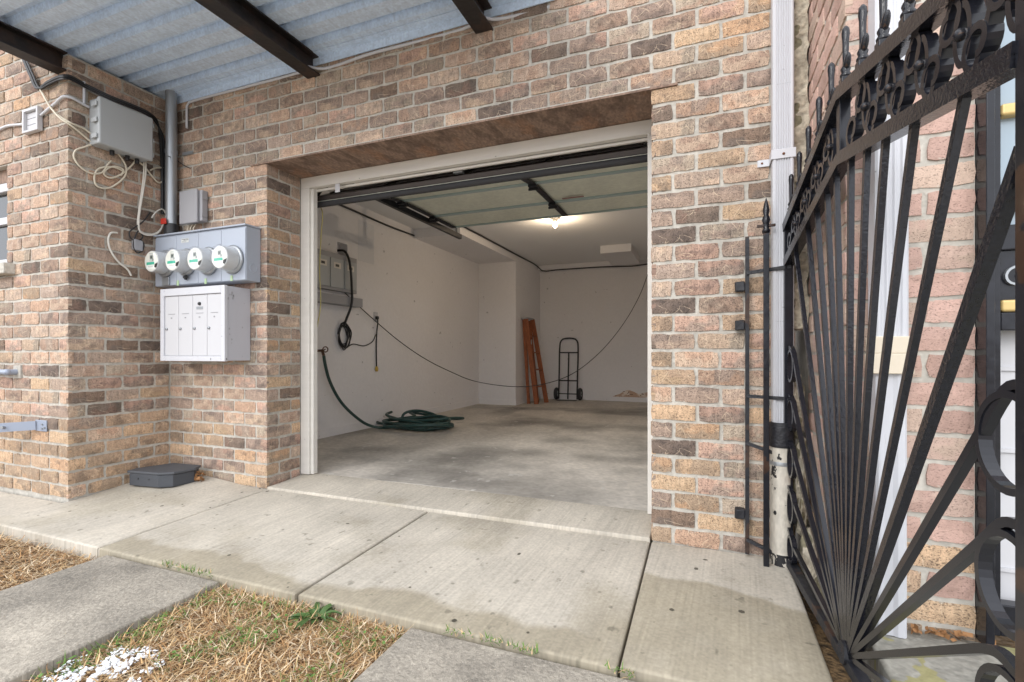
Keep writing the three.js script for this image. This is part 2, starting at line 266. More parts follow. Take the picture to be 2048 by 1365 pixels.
{
  const g = new THREE.PlaneGeometry(400, 400); g.rotateX(-Math.PI / 2); const uv = g.attributes.uv; for (let i = 0; i < uv.count; i++) uv.setXY(i, uv.getX(i) * 400, uv.getY(i) * 400);
  const m = obj('ground', g, texMat(tSoil, 0.02, { roughness: 1 })); m.position.set(0, -0.085, 0); structure(m);
  const pav = new THREE.Group(); pav.name = 'pavement'; structure(pav); scene.add(pav);
  const suv = (x, z) => [(x + 4.6) / 5.2, z / 1.0];
  const G = 0.004;
  obj('slab', sheet(-4.56, -3.40, 0.62, 0.965, (x, z) => groundY(x, z) - 0.006, 0.12, suv), mSlab, pav);
  obj('slab', sheet(-3.40 + G, -2.43 - G, 0.0, 0.965, groundY, 0.12, suv), mSlab, pav);
  obj('slab', sheet(-2.43 + G, -1.215 - G, 0.0, 0.965, groundY, 0.12, suv), mSlab, pav);
  obj('slab', sheet(-1.215 + G, 0.0 - G, 0.0, 0.955, (x, z) => groundY(x, z) - 0.003, 0.12, suv), mSlab, pav);
  obj('slab', sheet(0.0 + G, 0.57, 0.0, 0.945, groundY, 0.12, suv), mSlab, pav);
  const wuv = (x, z) => [x * 0.9, z * 0.9];
  obj('walk_slab', sheet(-2.34, -1.61, 0.975, 2.6, () => -0.034, 0.12, wuv), mWalk, pav);
  obj('walk_slab', sheet(-0.70, 0.62, 0.968, 2.8, () => -0.036, 0.12, wuv), mWalk, pav);
  const mBouncePave = texMat(makeTex(256, 256, (u, v, o) => { const a = fbm(u * 60, v * 60, 6, 3, 60, 60), m = fbm(u * 5, v * 5, 16, 4, 5, 5); const k = 0.86 + 0.16 * a + 0.16 * (m - 0.5); o[0] = 204 * k; o[1] = 199 * k; o[2] = 189 * k; o[3] = a; }), 0.002, { roughness: 0.92 });
  for (let i = 0; i < 10; i++) obj('walk_slab', sheet(-9 + i * 1.8, -9 + i * 1.8 + 1.795, 2.85, 6.5, () => -0.045, 0.1, wuv, 4, 6), mBouncePave, pav);  // unseen pale paving, added to bounce light up onto the deck and facade
  const nuv = (x, z) => [x * 0.8 + 0.3, z * 0.8 + 0.4];
  const tMoss = makeTex(512, 512, (u, v, o) => { const a = fbm(u * 90, v * 90, 6, 3, 90, 90), m = fbm(u * 7, v * 7, 16, 4, 7, 7), q = fbm(u * 18, v * 18, 26, 4, 18, 18); const k = 0.76 + 0.3 * a + 0.2 * (m - 0.5); o[0] = 158 * k; o[1] = 155 * k; o[2] = 145 * k; if (m > 0.5 && q > 0.55) { o[0] = lerp(o[0], 150, 0.5); o[1] = lerp(o[1], 142, 0.5); o[2] = lerp(o[2], 70, 0.5); } o[3] = a; });
  obj('walk_slab', sheet(0.68, 2.6, 0.575, 2.8, () => 0.06, 0.2, nuv), texMat(tMoss, 0.003, { roughness: 0.92 }), pav);
  // garage threshold and floor
  const th = obj('threshold_slab', sheet(-2.432, -0.004, -0.36, 0.004, (x, z) => 0.022 + 0.015 * sstep(0, -0.34, z), 0.06, (x, z) => [(x + 4.6) / 5.2, 0.30 + z * 0.7], 24, 6, 0.009), mSlab, pav);
  const fl = obj('garage_floor', sheet(-3.40, 0.56, -6.75, -0.355, (x, z) => 0.036 + 0.003 * Math.sin(x * 3 + z), 0.1, (x, z) => [(x + 3.4) / 4, (z + 6.95) / 7], 20, 30, 0.004), mFloor); structure(fl);
}

// ---------------------------------------------------------------- brickwork
function brickGeo(w, h, cell, seed, half) {      // front face at z = 0, sides run back 22 mm; 48 triangles
  const r = rng(seed), nx = 5, ny = 2, cx = cell % NCX, cy = Math.floor(cell / NCX), P = [], UVs = [];
  const u0 = half ? r() * 0.5 : 0, us = half ? 0.46 : 1;
  for (let j = 0; j <= ny; j++) for (let i = 0; i <= nx; i++) {
    const e = i === 0 || i === nx || j === 0 || j === ny, cn = (i === 0 || i === nx) && (j === 0 || j === ny);
    let x = (i / nx - 0.5) * w, y = (j / ny - 0.5) * h, z = (r() - 0.5) * 0.0026;
    if (j === 0 || j === ny) y += (r() - 0.5) * 0.0058; if (i === 0 || i === nx) x += (r() - 0.5) * 0.005;
    if (e) z -= 0.0015 + r() * 0.002; if (cn) { x -= Math.sign(x) * r() * 0.004; y -= Math.sign(y) * r() * 0.003; }
    P.push([x, y, z]); UVs.push([(cx + 0.02 + 0.96 * (u0 + us * i / nx)) / NCX, (cy + 0.02 + 0.96 * j / ny) / NCY]);
  }
  const pos = [], uv = []; const W = nx + 1;
  const tri = (a, b, c) => { for (const k of [a, b, c]) { pos.push(...P[k]); uv.push(...UVs[k]); } };
  for (let j = 0; j < ny; j++) for (let i = 0; i < nx; i++) { const a = j * W + i; tri(a, a + 1, a + W + 1); tri(a, a + W + 1, a + W); }
  const ring = []; for (let i = 0; i < nx; i++) ring.push(i); for (let j = 0; j < ny; j++) ring.push(j * W + nx); for (let i = nx; i > 0; i--) ring.push(ny * W + i); for (let j = ny; j > 0; j--) ring.push(j * W);
  for (let k = 0; k < ring.length; k++) {
    const a = P[ring[k]], b = P[ring[(k + 1) % ring.length]], ua = UVs[ring[k]], ub = UVs[ring[(k + 1) % ring.length]];
    const a2 = [a[0] * 1.012, a[1] * 1.02, -0.022], b2 = [b[0] * 1.012, b[1] * 1.02, -0.022];
    pos.push(...a, ...a2, ...b2, ...a, ...b2, ...b); uv.push(...ua, ...ua, ...ub, ...ua, ...ub, ...ub);
  }
  const g = new THREE.BufferGeometry(); g.setAttribute('position', new THREE.Float32BufferAttribute(pos, 3)); g.setAttribute('uv', new THREE.Float32BufferAttribute(uv, 2)); g.computeVertexNormals(); return g;
}
const BW = MOD - JNT, BH = CRS - JNT, HW = MOD / 2 - JNT;
const brickFull = [], brickHalf = [];
for (let c = 0; c < NCELL; c++) { brickFull.push(brickGeo(BW, BH, c, 100 + c, false)); brickHalf.push(brickGeo(HW, BH, c, 300 + c, true)); }
// frame: local x along the wall, y up, z outward. segs(row) -> [[u0, u1, cornerAtStart, cornerAtEnd], ...]; joints at phase + (k or k + 1/2) * MOD
function layBricks(out, frame, r0, r1, segs, phase, flip, pick, crs = CRS, bh = BH) {
  const rr = rng(Math.round(phase * 1000) + 71 + r1);
  for (let r = r0; r < r1; r++) {
    const off = phase + (((r + (flip ? 1 : 0)) % 2 === 0) ? MOD / 2 : 0);
    for (const [u0, u1, c0, c1] of segs(r)) {
      const cuts = [u0]; for (let k = Math.ceil((u0 - off) / MOD - 1e-6); off + k * MOD < u1 - 0.035; k++) if (off + k * MOD > u0 + 0.035) cuts.push(off + k * MOD + (rr() - 0.5) * 0.006); cuts.push(u1);
      for (let i = 0; i + 1 < cuts.length; i++) {
        const a = cuts[i] + (i === 0 ? (c0 ? 0.002 : 0.001) : JNT / 2), b = cuts[i + 1] - (i + 2 === cuts.length ? (c1 ? 0.002 : 0.001) : JNT / 2), w = b - a; if (w < 0.02) continue;
        const full = w > 0.14, base = full ? BW : HW, y = r * crs + crs / 2 + (rr() - 0.5) * 0.003;
        const m = new THREE.Matrix4().compose(V((a + b) / 2, y, (rr() - 0.5) * 0.003), new THREE.Quaternion().setFromEuler(new THREE.Euler((rr() - 0.5) * 0.012, (rr() - 0.5) * 0.008, (rr() - 0.5) * 0.012)), V(w / base, bh / BH, 1));
        m.premultiply(frame); out.push({ g: (full ? brickFull : brickHalf)[pick(r, (a + b) / 2, rr)], m, w });
      }
    }
  }
}
function addBricks(root, list, limit = 300) {
  const p = V(0, 0, 0);
  for (const b of list) { p.setFromMatrixPosition(b.m); const d = p.clone().sub(CAM), dep = -S * d.x - Cc * d.z, lat = Cc * d.x - S * d.z; const px = 1024 + FPX * lat / dep, py = HOR - FPX * d.y / dep; b.vis = dep > 0.2 && px > -60 && px < 2110 && py > -40 && py < 1420 ? b.w / dep : b.w / 1000; }
  list.sort((a, b) => b.vis - a.vis);
  list.slice(0, limit).forEach(b => { const m = obj('brick', b.g, mBrick, root); b.m.decompose(m.position, m.quaternion, m.scale); });
  const rest = list.slice(limit); if (rest.length) { const m = obj('further_bricks', rest.map(b => b.g.clone().applyMatrix4(b.m)), mBrick, root); m.userData.kind = 'stuff'; }
}
const frameZ = (z) => new THREE.Matrix4().makeTranslation(0, 0, z);                                      // faces +z, u = X
const frameX = (x, dir) => new THREE.Matrix4().makeBasis(V(0, 0, -dir), V(0, 1, 0), V(dir, 0, 0)).setPosition(x, 0, 0);   // faces dir * x, u = -dir * Z
const ROWS = 33, OPEN = 26, XL = -12 * MOD, XW = -3.39, ZW = 0.61;
{
  // ---- house wall with the garage opening
  const t = thing('house_wall', 'tan and brown brick house wall around the open garage', 'wall');
  const bk = [box(XW - 0.05, XL - 0.008, -0.3, 2.74, -0.26, -0.0075), box(0.008, 0.602, -0.3, 3.6, -0.26, -0.0075), box(XL - 0.008, 0.008, OPEN * CRS + 0.006, 3.6, -0.26, -0.008), box(XW - 0.05, XL - 0.008, 2.7401, 3.6, -0.26, -0.0083)];
  bk.push(box(XL - 0.3, XL - 0.0075, -0.3, OPEN * CRS, -0.34, -0.262), box(0.0075, 0.3, -0.3, OPEN * CRS, -0.34, -0.262));
  obj('mortar', bk, mMortar, t);
  const pick = (r, u, rr) => { if (u < -2.2 && r < 5 && rr() < 0.55) return 40 + Math.floor(rr() * 16); if (u > -0.1 && rr() < 0.3) return 40 + Math.floor(rr() * 16); return Math.floor(rr() * 40); };
  const L = [];
  layBricks(L, frameZ(0), 0, 42, r => { const s = []; if (r < OPEN) { s.push([XW + 0.005, XL, false, true], [0, 0.6, true, false]); } else s.push([XW + 0.005, 0.6, false, false]); return r >= 33 ? [[-0.75, 0.6]] : s; }, 0, false, pick);
  layBricks(L, frameX(XL, 1), 0, OPEN, () => [[0.002, 0.285, false, false]], 0.001, true, pick);
  layBricks(L, frameX(0, -1), 0, OPEN, () => [[-0.285, -0.002, false, false]], 0.001, true, pick);
  addBricks(t, L);
  obj('lintel', box(XL - 0.14, 0.12, OPEN * CRS - 0.006, OPEN * CRS + 0.004, -0.30, 0.006), mRust, t);
  const mortarBand = box(XL + 0.05, -0.002, OPEN * CRS + 0.004, OPEN * CRS + 0.012, -0.05, 0.001); obj('bedding', mortarBand, mMortar, t);
}
{
  // ---- wing to the left: return face (towards +x) and front face
  const t = thing('wing_wall', 'brick wing projecting beside the garage with an outer corner', 'wall');
  const WX0 = -5.05, WX1 = -4.07, WY0 = 18 * CRS, WY1 = 26 * CRS;
  const x7 = XW - 0.0075, z7 = ZW - 0.0075;
  obj('mortar', [box(WX1 - 0.002, x7, -0.3, 2.735, -0.3, z7), box(-7, WX0, -0.3, 2.735, -0.3, z7 - 0.0004), box(WX0, WX1, -0.3, WY0, -0.3, z7 - 0.0008), box(WX0, WX1, WY1, 2.735, -0.3, z7 - 0.0012), box(-7, -3.615, 2.7352, 3.3, -0.3, z7 - 0.0003)], mMortar, t);
  const pick = (r, u, rr) => (r < 6 && rr() < 0.75) || rr() < 0.08 ? 40 + Math.floor(rr() * 16) : Math.floor(rr() * 40);
  const L = [];
  layBricks(L, frameX(XW, 1), 0, ROWS, () => [[-ZW, -0.001, true, false]], -ZW, false, pick);
  layBricks(L, frameZ(ZW), 0, 40, r => r >= 33 ? [[-6.99, -3.62]] : r >= 18 && r < 26 ? [[-6.99, WX0], [WX1, XW, false, true]] : [[-6.99, XW, false, true]], XW, true, pick);
  addBricks(t, L);
  // window in the wing, its own thing
  const w = thing('wing_window', 'white framed double hung window in the brick wing', 'window', [0, 0, 0]);
  const fr = (x0, x1, y0, y1, z0, z1) => box(x0, x1, y0, y1, z0, z1, 0.006);
  obj('frame', [fr(WX1 - 0.045, WX1 - 0.002, WY0 + 0.003, WY1 - 0.09, 0.50, 0.565), fr(WX0 + 0.002, WX0 + 0.045, WY0 + 0.003, WY1 - 0.09, 0.50, 0.565), fr(WX0 + 0.046, WX1 - 0.046, WY1 - 0.15, WY1 - 0.091, 0.50, 0.563), fr(WX0 + 0.046, WX1 - 0.046, WY0 + 0.004, WY0 + 0.05, 0.50, 0.563)], mWhite, w);
  obj('lintel', box(WX0, WX1 - 0.001, WY1 - 0.089, WY1 - 0.001, 0.42, 0.56), mRust, w);
  const ym = (WY0 + WY1) / 2 - 0.02;
  const up = obj('sash', box(WX0 + 0.046, WX1 - 0.046, ym - 0.02, ym + 0.03, 0.512, 0.556, 0.005), mWhite, w);
  obj('pane', box(WX0 + 0.046, WX1 - 0.046, ym + 0.03, WY1 - 0.15, 0.525, 0.53), mGlassDark, w);
  obj('pane', box(WX0 + 0.046, WX1 - 0.046, WY0 + 0.05, ym - 0.02, 0.525, 0.53), mGlassDark, w);
  obj('sill', box(WX0 - 0.06, WX1 + 0.10, WY0 - 0.075, WY0 - 0.002, 0.604, 0.665, 0.008), mMortar, w);
}
{
  // ---- neighbour's pink brick wall
  const t = thing('neighbour_wall', 'pink brick wall of the neighbouring house behind the iron gate', 'wall');
  const NX = 0.648, NZ = 0.575, NC = 0.0815, DX0 = 0.972, DX1 = 1.92;
  obj('mortar', [box(NX + 0.007, DX0, -0.3, 3.6, -0.4, NZ - 0.007), box(DX0, DX1, 2.16, 3.6, -0.4, NZ - 0.0075), box(DX1, 2.6, -0.3, 3.6, -0.4, NZ - 0.007)], mMortar, t);
  const pick = (r, u, rr) => r < 4 && rr() < 0.6 ? 40 + Math.floor(rr() * 16) : 56 + Math.floor(rr() * 24);
  const L = [];
  layBricks(L, frameX(NX, -1), 0, 40, () => [[-0.01, NZ, false, true]], NZ, false, pick, NC, NC - JNT);
  layBricks(L, frameZ(NZ), 0, 40, r => r * NC > 2.14 ? [[NX, 2.55, true, false]] : [[NX, DX0, true, false], [DX1, 2.55]], NX, true, pick, NC, NC - JNT);
  addBricks(t, L);
  // storm door: black iron frame with gold trims, white door behind
  const d = thing('storm_door', 'black iron storm door with gold trims in the pink brick wall', 'door', [DX0, 0.06, NZ]);
  const W = DX1 - DX0;
  obj('frame', [box(0.001, 0.021, 0.002, 2.09, -0.10, 0.052, 0.003), box(W - 0.021, W - 0.001, 0.002, 2.09, -0.10, 0.052, 0.003), box(0.0215, W - 0.0215, 2.03, 2.09, -0.10, 0.05, 0.003)], mIron, d);
  const leaf = obj('door_leaf', [box(0.023, 0.047, 0.03, 2.02, -0.03, 0.02, 0.003), box(W - 0.047, W - 0.023, 0.03, 2.02, -0.03, 0.02, 0.003), box(0.0475, W - 0.0475, 0.03, 0.12, -0.028, 0.018, 0.004), box(0.0475, W - 0.0475, 0.90, 0.952, -0.028, 0.018, 0.004), box(0.0475, W - 0.0475, 0.988, 1.127, -0.022, 0.006), box(0.0475, W - 0.0475, 1.128, 1.20, -0.028, 0.018, 0.004)], mIron, d);
  for (const y of [0.953, 1.243, 1.51]) obj('gold_trim', box(0.0475, W - 0.0475, y, y + 0.034, -0.02, 0.022, 0.008), mGold, d);
  obj('pane', box(0.0475, W - 0.0475, 1.2, 2.0, -0.012, -0.007), mat({ color: col(0.30, 0.37, 0.43), roughness: 0.06 }), d);  // opaque pane, reflected sky painted in as a pale blue-grey colour
  obj('scroll', [sweepFlat(Array.from({ length: 22 }, (_, i) => { const a = i / 21 * 7.5; const r = 0.038 - 0.0042 * a; return [0.085 + Math.cos(a) * r, 1.05 + Math.sin(a) * r]; }), 0.006, 0.012), sweepFlat(Array.from({ length: 14 }, (_, i) => [0.09 + i * 0.012, 1.085 + 0.02 * Math.sin(i * 0.35)]), 0.006, 0.012)].map(g => g.translate(0, 0, 0.012)), mSteel, d);
  const inner = obj('inner_door', box(0.022, W - 0.022, 0.02, 2.02, -0.10, -0.05), mWhite, d);
  for (const y of [0.2, 0.55]) obj('moulding', sweepFlat([[0.07, y], [0.42, y], [0.42, y + 0.24], [0.07, y + 0.24]], 0.014, 0.012, true).translate(0, 0, -0.048), mWhite, inner);
}

// ---------------------------------------------------------------- corrugated deck and its beams
{
  const t = thing('metal_deck', 'corrugated galvanised metal deck overhead between brick wing and wall', 'deck', [0, 0, 0]);
  const Y = 2.748, X0 = -3.60, X1 = -0.46, pitch = 0.1524;
  const prof = []; for (let k = 0; k < 7; k++) { const z = 0.012 + k * pitch; prof.push([z, Y], [z + 0.086, Y], [z + 0.096, Y + 0.044], [z + 0.142, Y + 0.044]); } prof.push([0.012 + 7 * pitch, Y]);
  // three sheets lapped side by side
  [[0, 3], [3, 6], [6, 7]].forEach(([a, b], q) => {
    const P = prof.slice(a * 4, b * 4 + 1), pos = [], uv = []; let s = 0;
    const lip = q * 0.0012;
    for (let i = 0; i + 1 < P.length; i++) {
      const [za, ya] = P[i], [zb, yb] = P[i + 1], l = Math.hypot(zb - za, yb - ya), n = 6;
      for (let m = 0; m < n; m++) { const xa = lerp(X0, X1, m / n), xb = lerp(X0, X1, (m + 1) / n); pos.push(xa, ya + lip, za, xb, ya + lip, za, xb, yb + lip, zb, xa, ya + lip, za, xb, yb + lip, zb, xa, yb + lip, zb); uv.push(xa, s, xb, s, xb, s + l, xa, s, xb, s + l, xa, s + l); }
      s += l;
    }
    const g = new THREE.BufferGeometry(); g.setAttribute('position', new THREE.Float32BufferAttribute(pos, 3)); g.setAttribute('uv', new THREE.Float32BufferAttribute(uv, 2)); g.computeVertexNormals();
    obj('deck_sheet', g, mGalv, t);
  });
  obj('slab_over', box(X0, X1, Y + 0.05, Y + 0.14, 0.013, 1.08), mMortar, t);
  obj('ledger_angle', [box(-3.33, X1, Y - 0.055, Y - 0.002, 0.004, 0.010), box(-3.33, X1, Y - 0.006, Y - 0.0025, 0.0105, 0.06)], mGalv, t);
  const beam = (name, label, x, z0) => {
    const b = thing('steel_beam', label, 'beam', [x, 2.63, z0], 0, 'dark steel beams under the deck'); const L = 1.06 - z0;
    obj('bottom_flange', box(-0.05, 0.05, 0, 0.009, 0, L), mBeam, b); obj('top_flange', box(-0.05, 0.05, 0.107, 0.116, 0, L), mBeam, b); obj('web', box(-0.004, 0.004, 0.0092, 0.1068, 0.001, L), mBeam, b);
  };
  beam('steel_beam', 'dark brown steel beam running from the brick wing corner under the deck', -3.455, 0.603);
  beam('steel_beam', 'dark steel beam seated in the wall over the garage opening end near the meters', -2.045, -0.02);
  beam('steel_beam', 'dark steel beam seated in the wall over the garage opening end near the downspout', -0.868, -0.02);
}

// ---------------------------------------------------------------- services on the wing and the wall
const cable = (name, label, cat, pts, r, m, group) => { const o = obj(name, tube(pts, r, pts.length * 7, 7), m); return tag(o, label, cat, group); };
const px = (list, f) => list.map(([x, y, off]) => f(x, y, off));
{
  // grey plastic enclosure on the return face
  const X = XW, t = thing('junction_box', 'large grey plastic junction box on the brick return wall', 'box', [X, 2.215, 0.345]);
  obj('body', box(0.001, 0.085, 0, 0.285, -0.155, 0.155, 0.008), mGreyPl, t);
  obj('lid', box(0.087, 0.118, -0.006, 0.291, -0.162, 0.162, 0.012), mGreyPl, t);
  for (const y of [0.04, 0.14, 0.24]) for (const s of [-1, 1]) obj('latch', box(0.055, 0.108, y - 0.012, y + 0.016, s > 0 ? 0.163 : -0.173, s > 0 ? 0.173 : -0.163, 0.003), mGreyPl, t);
  for (const z of [-0.1, -0.04, 0.05]) obj('cable_gland', rod(V(0.045, -0.03, z), V(0.045, 0.002, z), 0.013), mBlack, t);
  // steel service conduit in the inner corner
  const c = thing('service_conduit', 'grey galvanised service conduit standing in the inner brick corner', 'conduit', [-3.275, 0, 0.062]);
  obj('pipe', rod(V(0, 1.80, 0), V(0, 2.76, 0), 0.035, 20), mSteel, c);
  obj('coupling', rod(V(0, 1.725, 0), V(0, 1.81, 0), 0.044, 20), mBlack, c);
  obj('strap', [rod(V(0, 2.31, 0), V(0, 2.335, 0), 0.0385, 20), box(0.034, 0.14, 2.312, 2.333, -0.058, -0.054)], mSteel, c);
  obj('red_tag', box(-0.03, 0.02, 1.80, 1.84, 0.045, 0.056, 0.004), mRed, c);
  // small telephone box
  const p = thing('telephone_box', 'small grey utility box above the meter cabinet', 'box', [-3.088, 1.812, 0]);
  obj('body', box(-0.10, 0.10, 0, 0.215, 0.001, 0.045, 0.006), mGreyBox, p); obj('cover', box(-0.103, 0.075, -0.012, 0.22, 0.046, 0.066, 0.008), mGreyBox, p);
  for (const y of [0.03, 0.15]) obj('hinge', box(0.1005, 0.108, y, y + 0.03, 0.01, 0.05, 0.002), mGreyBox, p);
  // meter cabinet
  const mc = thing('meter_cabinet', 'blue grey metal cabinet carrying four electric meters', 'cabinet', [-2.9275, 1.365, 0]);
  const XA = -0.435, XB = 0.435, F = 0.115;
  obj('cabinet_body', box(XA, XB, 0, 0.35, 0.001, F - 0.004, 0.004), mCab, mc);
  const cw = (XB - XA) / 4;
  for (let i = 0; i < 4; i++) obj('cover_panel', box(XA + i * cw + 0.0015, XA + (i + 1) * cw - 0.0015, 0.004, 0.338, F - 0.0035, F + 0.001, 0.002), mCab, mc);
  obj('top_cap', box(XA - 0.006, XB + 0.008, 0.3505, 0.361, 0.002, F + 0.012, 0.003), mCab, mc);
  obj('knockout', new THREE.TorusGeometry(0.026, 0.0022, 6, 24).rotateY(Math.PI / 2).translate(XB + 0.001, 0.085, 0.058), mCab, mc);
  const cv = document.createElement('canvas'); cv.width = 128; cv.height = 64; const cx = cv.getContext('2d'); cx.fillStyle = '#c9cbc9'; cx.fillRect(0, 0, 128, 64); cx.fillStyle = '#54585c'; cx.fillRect(6, 8, 60, 8); cx.fillRect(40, 20, 80, 10); cx.fillRect(70, 6, 50, 6); cx.fillStyle = '#8a8d8f'; cx.fillRect(10, 40, 90, 5); cx.fillRect(10, 50, 70, 5);
  const tl = new THREE.CanvasTexture(cv); tl.colorSpace = THREE.SRGBColorSpace;
  obj('label_plate', new THREE.PlaneGeometry(0.075, 0.028).translate(XA + cw * 1.42, 0.30, F + 0.003), mat({ map: tl, roughness: 0.5 }), mc);
  obj('seal_tag', [[XA + cw * 2.3, -0.006], [XA + cw * 3.4, 0.0], [XA + cw * 1.05, -0.004]].map(([x, y]) => box(x, x + 0.02, y, y + 0.036, F + 0.002, F + 0.005, 0.001)), mat({ color: col(0.42, 0.56, 0.34), roughness: 0.4 }), mc);
  // meter faces
  const fc = document.createElement('canvas'); fc.width = fc.height = 256; const f = fc.getContext('2d');
  f.fillStyle = '#dfe0d8'; f.fillRect(0, 0, 256, 256); f.fillStyle = '#c6c8c2'; f.fillRect(92, 34, 78, 104); f.fillStyle = '#77807c'; f.fillRect(104, 52, 54, 50); f.fillStyle = '#3e4744'; f.fillRect(112, 64, 30, 26); f.fillStyle = '#8d928f'; f.beginPath(); f.arc(160, 112, 16, 0, 7); f.fill(); f.fillStyle = '#2fae92'; f.fillRect(36, 138, 150, 34); f.fillStyle = '#eceee9'; f.fillRect(34, 176, 170, 50); f.fillStyle = '#b4aeb0'; f.fillRect(60, 186, 110, 6); f.fillRect(70, 198, 90, 5); f.fillStyle = '#9a9fa0'; f.fillRect(90, 22, 70, 7); f.fillStyle = '#1d1f21'; f.beginPath(); f.moveTo(256, 150); f.lineTo(196, 168); f.lineTo(186, 206); f.lineTo(256, 230); f.fill();
  const tf = new THREE.CanvasTexture(fc); tf.colorSpace = THREE.SRGBColorSpace; const mFace = mat({ map: tf, roughness: 0.35 });
  const mDome = mat({ color: col(0.58, 0.60, 0.62), roughness: 0.3 });
  const mlab = ['round glass electric meter beside the inner brick corner', 'round glass electric meter with a key lock hanging under its ring', 'round glass electric meter third from the inner brick corner', 'round glass electric meter farthest from the inner brick corner'];
  const mk = (x, y, label) => {
    const m = thing('electric_meter', label, 'meter', [x, y, F], 0, 'electric meters on the cabinet');
    obj('ring', lathe([[0.07, 0.001], [0.092, 0.001], [0.094, 0.012], [0.086, 0.02], [0.07, 0.02]], 36).rotateX(Math.PI / 2), mSteel, m);
    obj('body', lathe([[0.0, 0.1], [0.069, 0.1], [0.071, 0.097], [0.073, 0.06], [0.074, 0.002]], 36).rotateX(Math.PI / 2), mDome, m);
    obj('dial_face', new THREE.CircleGeometry(0.067, 36).translate(0, 0, 0.1012), mFace, m);
    obj('glass_cover', lathe([[0.0, 0.124], [0.05, 0.122], [0.072, 0.116], [0.079, 0.106], [0.081, 0.06], [0.083, 0.021]], 36).rotateX(Math.PI / 2), mGlass, m);
    return m;
  };
  [-3.245, -3.035, -2.822, -2.598].forEach((x, i) => { const m = mk(x, 1.52 - i * 0.006, mlab[i]); if (i === 1) obj('key_lock', [rod(V(-0.01, -0.1, 0.012), V(0.03, -0.1, 0.03), 0.011), rod(V(0, -0.118, 0.012), V(0, -0.09, 0.012), 0.008)], mBlack, m); if (i === 0) obj('seal_plate', box(-0.03, 0.04, -0.15, -0.095, 0.003, 0.012, 0.002), mSteel, m); });
  // mailboxes
  const mb = thing('mailbox_unit', 'white metal mailbox unit with four narrow doors', 'mailbox', [-2.885, 0.845, 0]);
  const A = -0.305, B = 0.305, D = 0.19, H = 0.485;
  obj('cabinet_body', box(A + 0.004, B - 0.004, 0.004, H - 0.004, 0.001, D - 0.02, 0.003), texMat(tWhiteM, 0.0006, { roughness: 0.5, color: col(0.82, 0.82, 0.84) }), mb);
  obj('face_frame', [box(A, A + 0.034, 0, H, D - 0.019, D + 0.004, 0.004), box(B - 0.034, B, 0, H, D - 0.019, D + 0.004, 0.004), box(A + 0.0345, B - 0.0345, 0, 0.034, D - 0.019, D + 0.003, 0.004), box(A + 0.0345, B - 0.0345, H - 0.05, H, D - 0.019, D + 0.003, 0.004)], mWhiteM, mb);
  { const rc = rng(88); for (let i = 0; i < 14; i++) obj('paint_chip', new THREE.CircleGeometry(0.0025 + rc() * 0.004, 7).scale(1, 1.4, 1).rotateY(Math.PI / 2).translate(B - 0.0035, i < 9 ? 0.40 + rc() * 0.06 : 0.06 + rc() * 0.36, i < 9 ? 0.12 + rc() * 0.045 : 0.02 + rc() * 0.15), mGreyBox, mb); }
  const dw = (B - A - 0.07) / 4;
  for (let i = 0; i < 4; i++) {
    const x = A + 0.035 + i * dw, d = obj('door', box(x + 0.0015, x + dw - 0.0015, 0.0355, H - 0.052, D - 0.018, D - 0.006, 0.002), mWhite, mb);
    obj('lock', lathe([[0, 0.008], [0.008, 0.008], [0.0095, 0.0], [0, 0]], 14).rotateX(Math.PI / 2).translate(x + 0.02, 0.215, D - 0.006), mSteel, d);
    obj('card_slot', [box(x + 0.035, x + 0.10, 0.312, 0.316, D - 0.0062, D - 0.004), box(x + 0.06, x + 0.072, 0.284, 0.292, D - 0.0062, D - 0.0035)], mGreyBox, d);
    if (i === 2) { obj('master_lock', lathe([[0, 0.009], [0.009, 0.009], [0.012, 0], [0, 0]], 16).rotateX(Math.PI / 2).translate(x + dw * 0.5, 0.375, D - 0.006), mBlack, d); obj('label_plate', box(x + dw * 0.5 - 0.03, x + dw * 0.5 + 0.03, 0.338, 0.356, D - 0.0062, D - 0.0045), mSteel, d); }
  }
  // black bait station on the ground in the corner
  const sh = (list) => { const s = new THREE.Shape(); list.forEach(([x, z], i) => i ? s.lineTo(x, -z) : s.moveTo(x, -z)); s.closePath(); return s; };
  const bs = thing('bait_station', 'black plastic rodent bait station on the concrete in the corner', 'bait box', [-3.14, groundY(-3.1, 0.22) + 0.001, 0.20]);
  const poly = [[-0.15, 0.13], [-0.17, 0.07], [-0.10, -0.13], [0.14, -0.15], [0.19, -0.08], [0.17, 0.05], [0.10, 0.10]];
  const ext = (pl, y0, h, bv) => { const g = new THREE.ExtrudeGeometry(sh(pl), { depth: h, bevelEnabled: true, bevelSize: bv, bevelThickness: bv, bevelSegments: 2 }); g.rotateX(-Math.PI / 2); g.translate(0, y0 + bv, 0); return g; };
  obj('base', ext(poly.map(([x, z]) => [x * 0.93, z * 0.93]), 0, 0.07, 0.006), mat({ color: col(0.055, 0.06, 0.07), roughness: 0.6 }), bs);
  obj('lid', ext(poly, 0.083, 0.006, 0.005), mat({ color: col(0.07, 0.075, 0.085), roughness: 0.65 }), bs);
  const n = V(0.12, 0, 0.02);
  for (const [x, z] of [[0.02, 0.112], [-0.07, 0.125]]) obj('entry_hole', new THREE.SphereGeometry(0.006, 8, 6).translate(x, 0.05, z - 0.006), mBlack, bs);
  // vent on the wing front, conduits
  const v = thing('dryer_vent', 'white louvred vent cover on the front of the brick wing', 'vent', [-3.735, 2.30, ZW]);
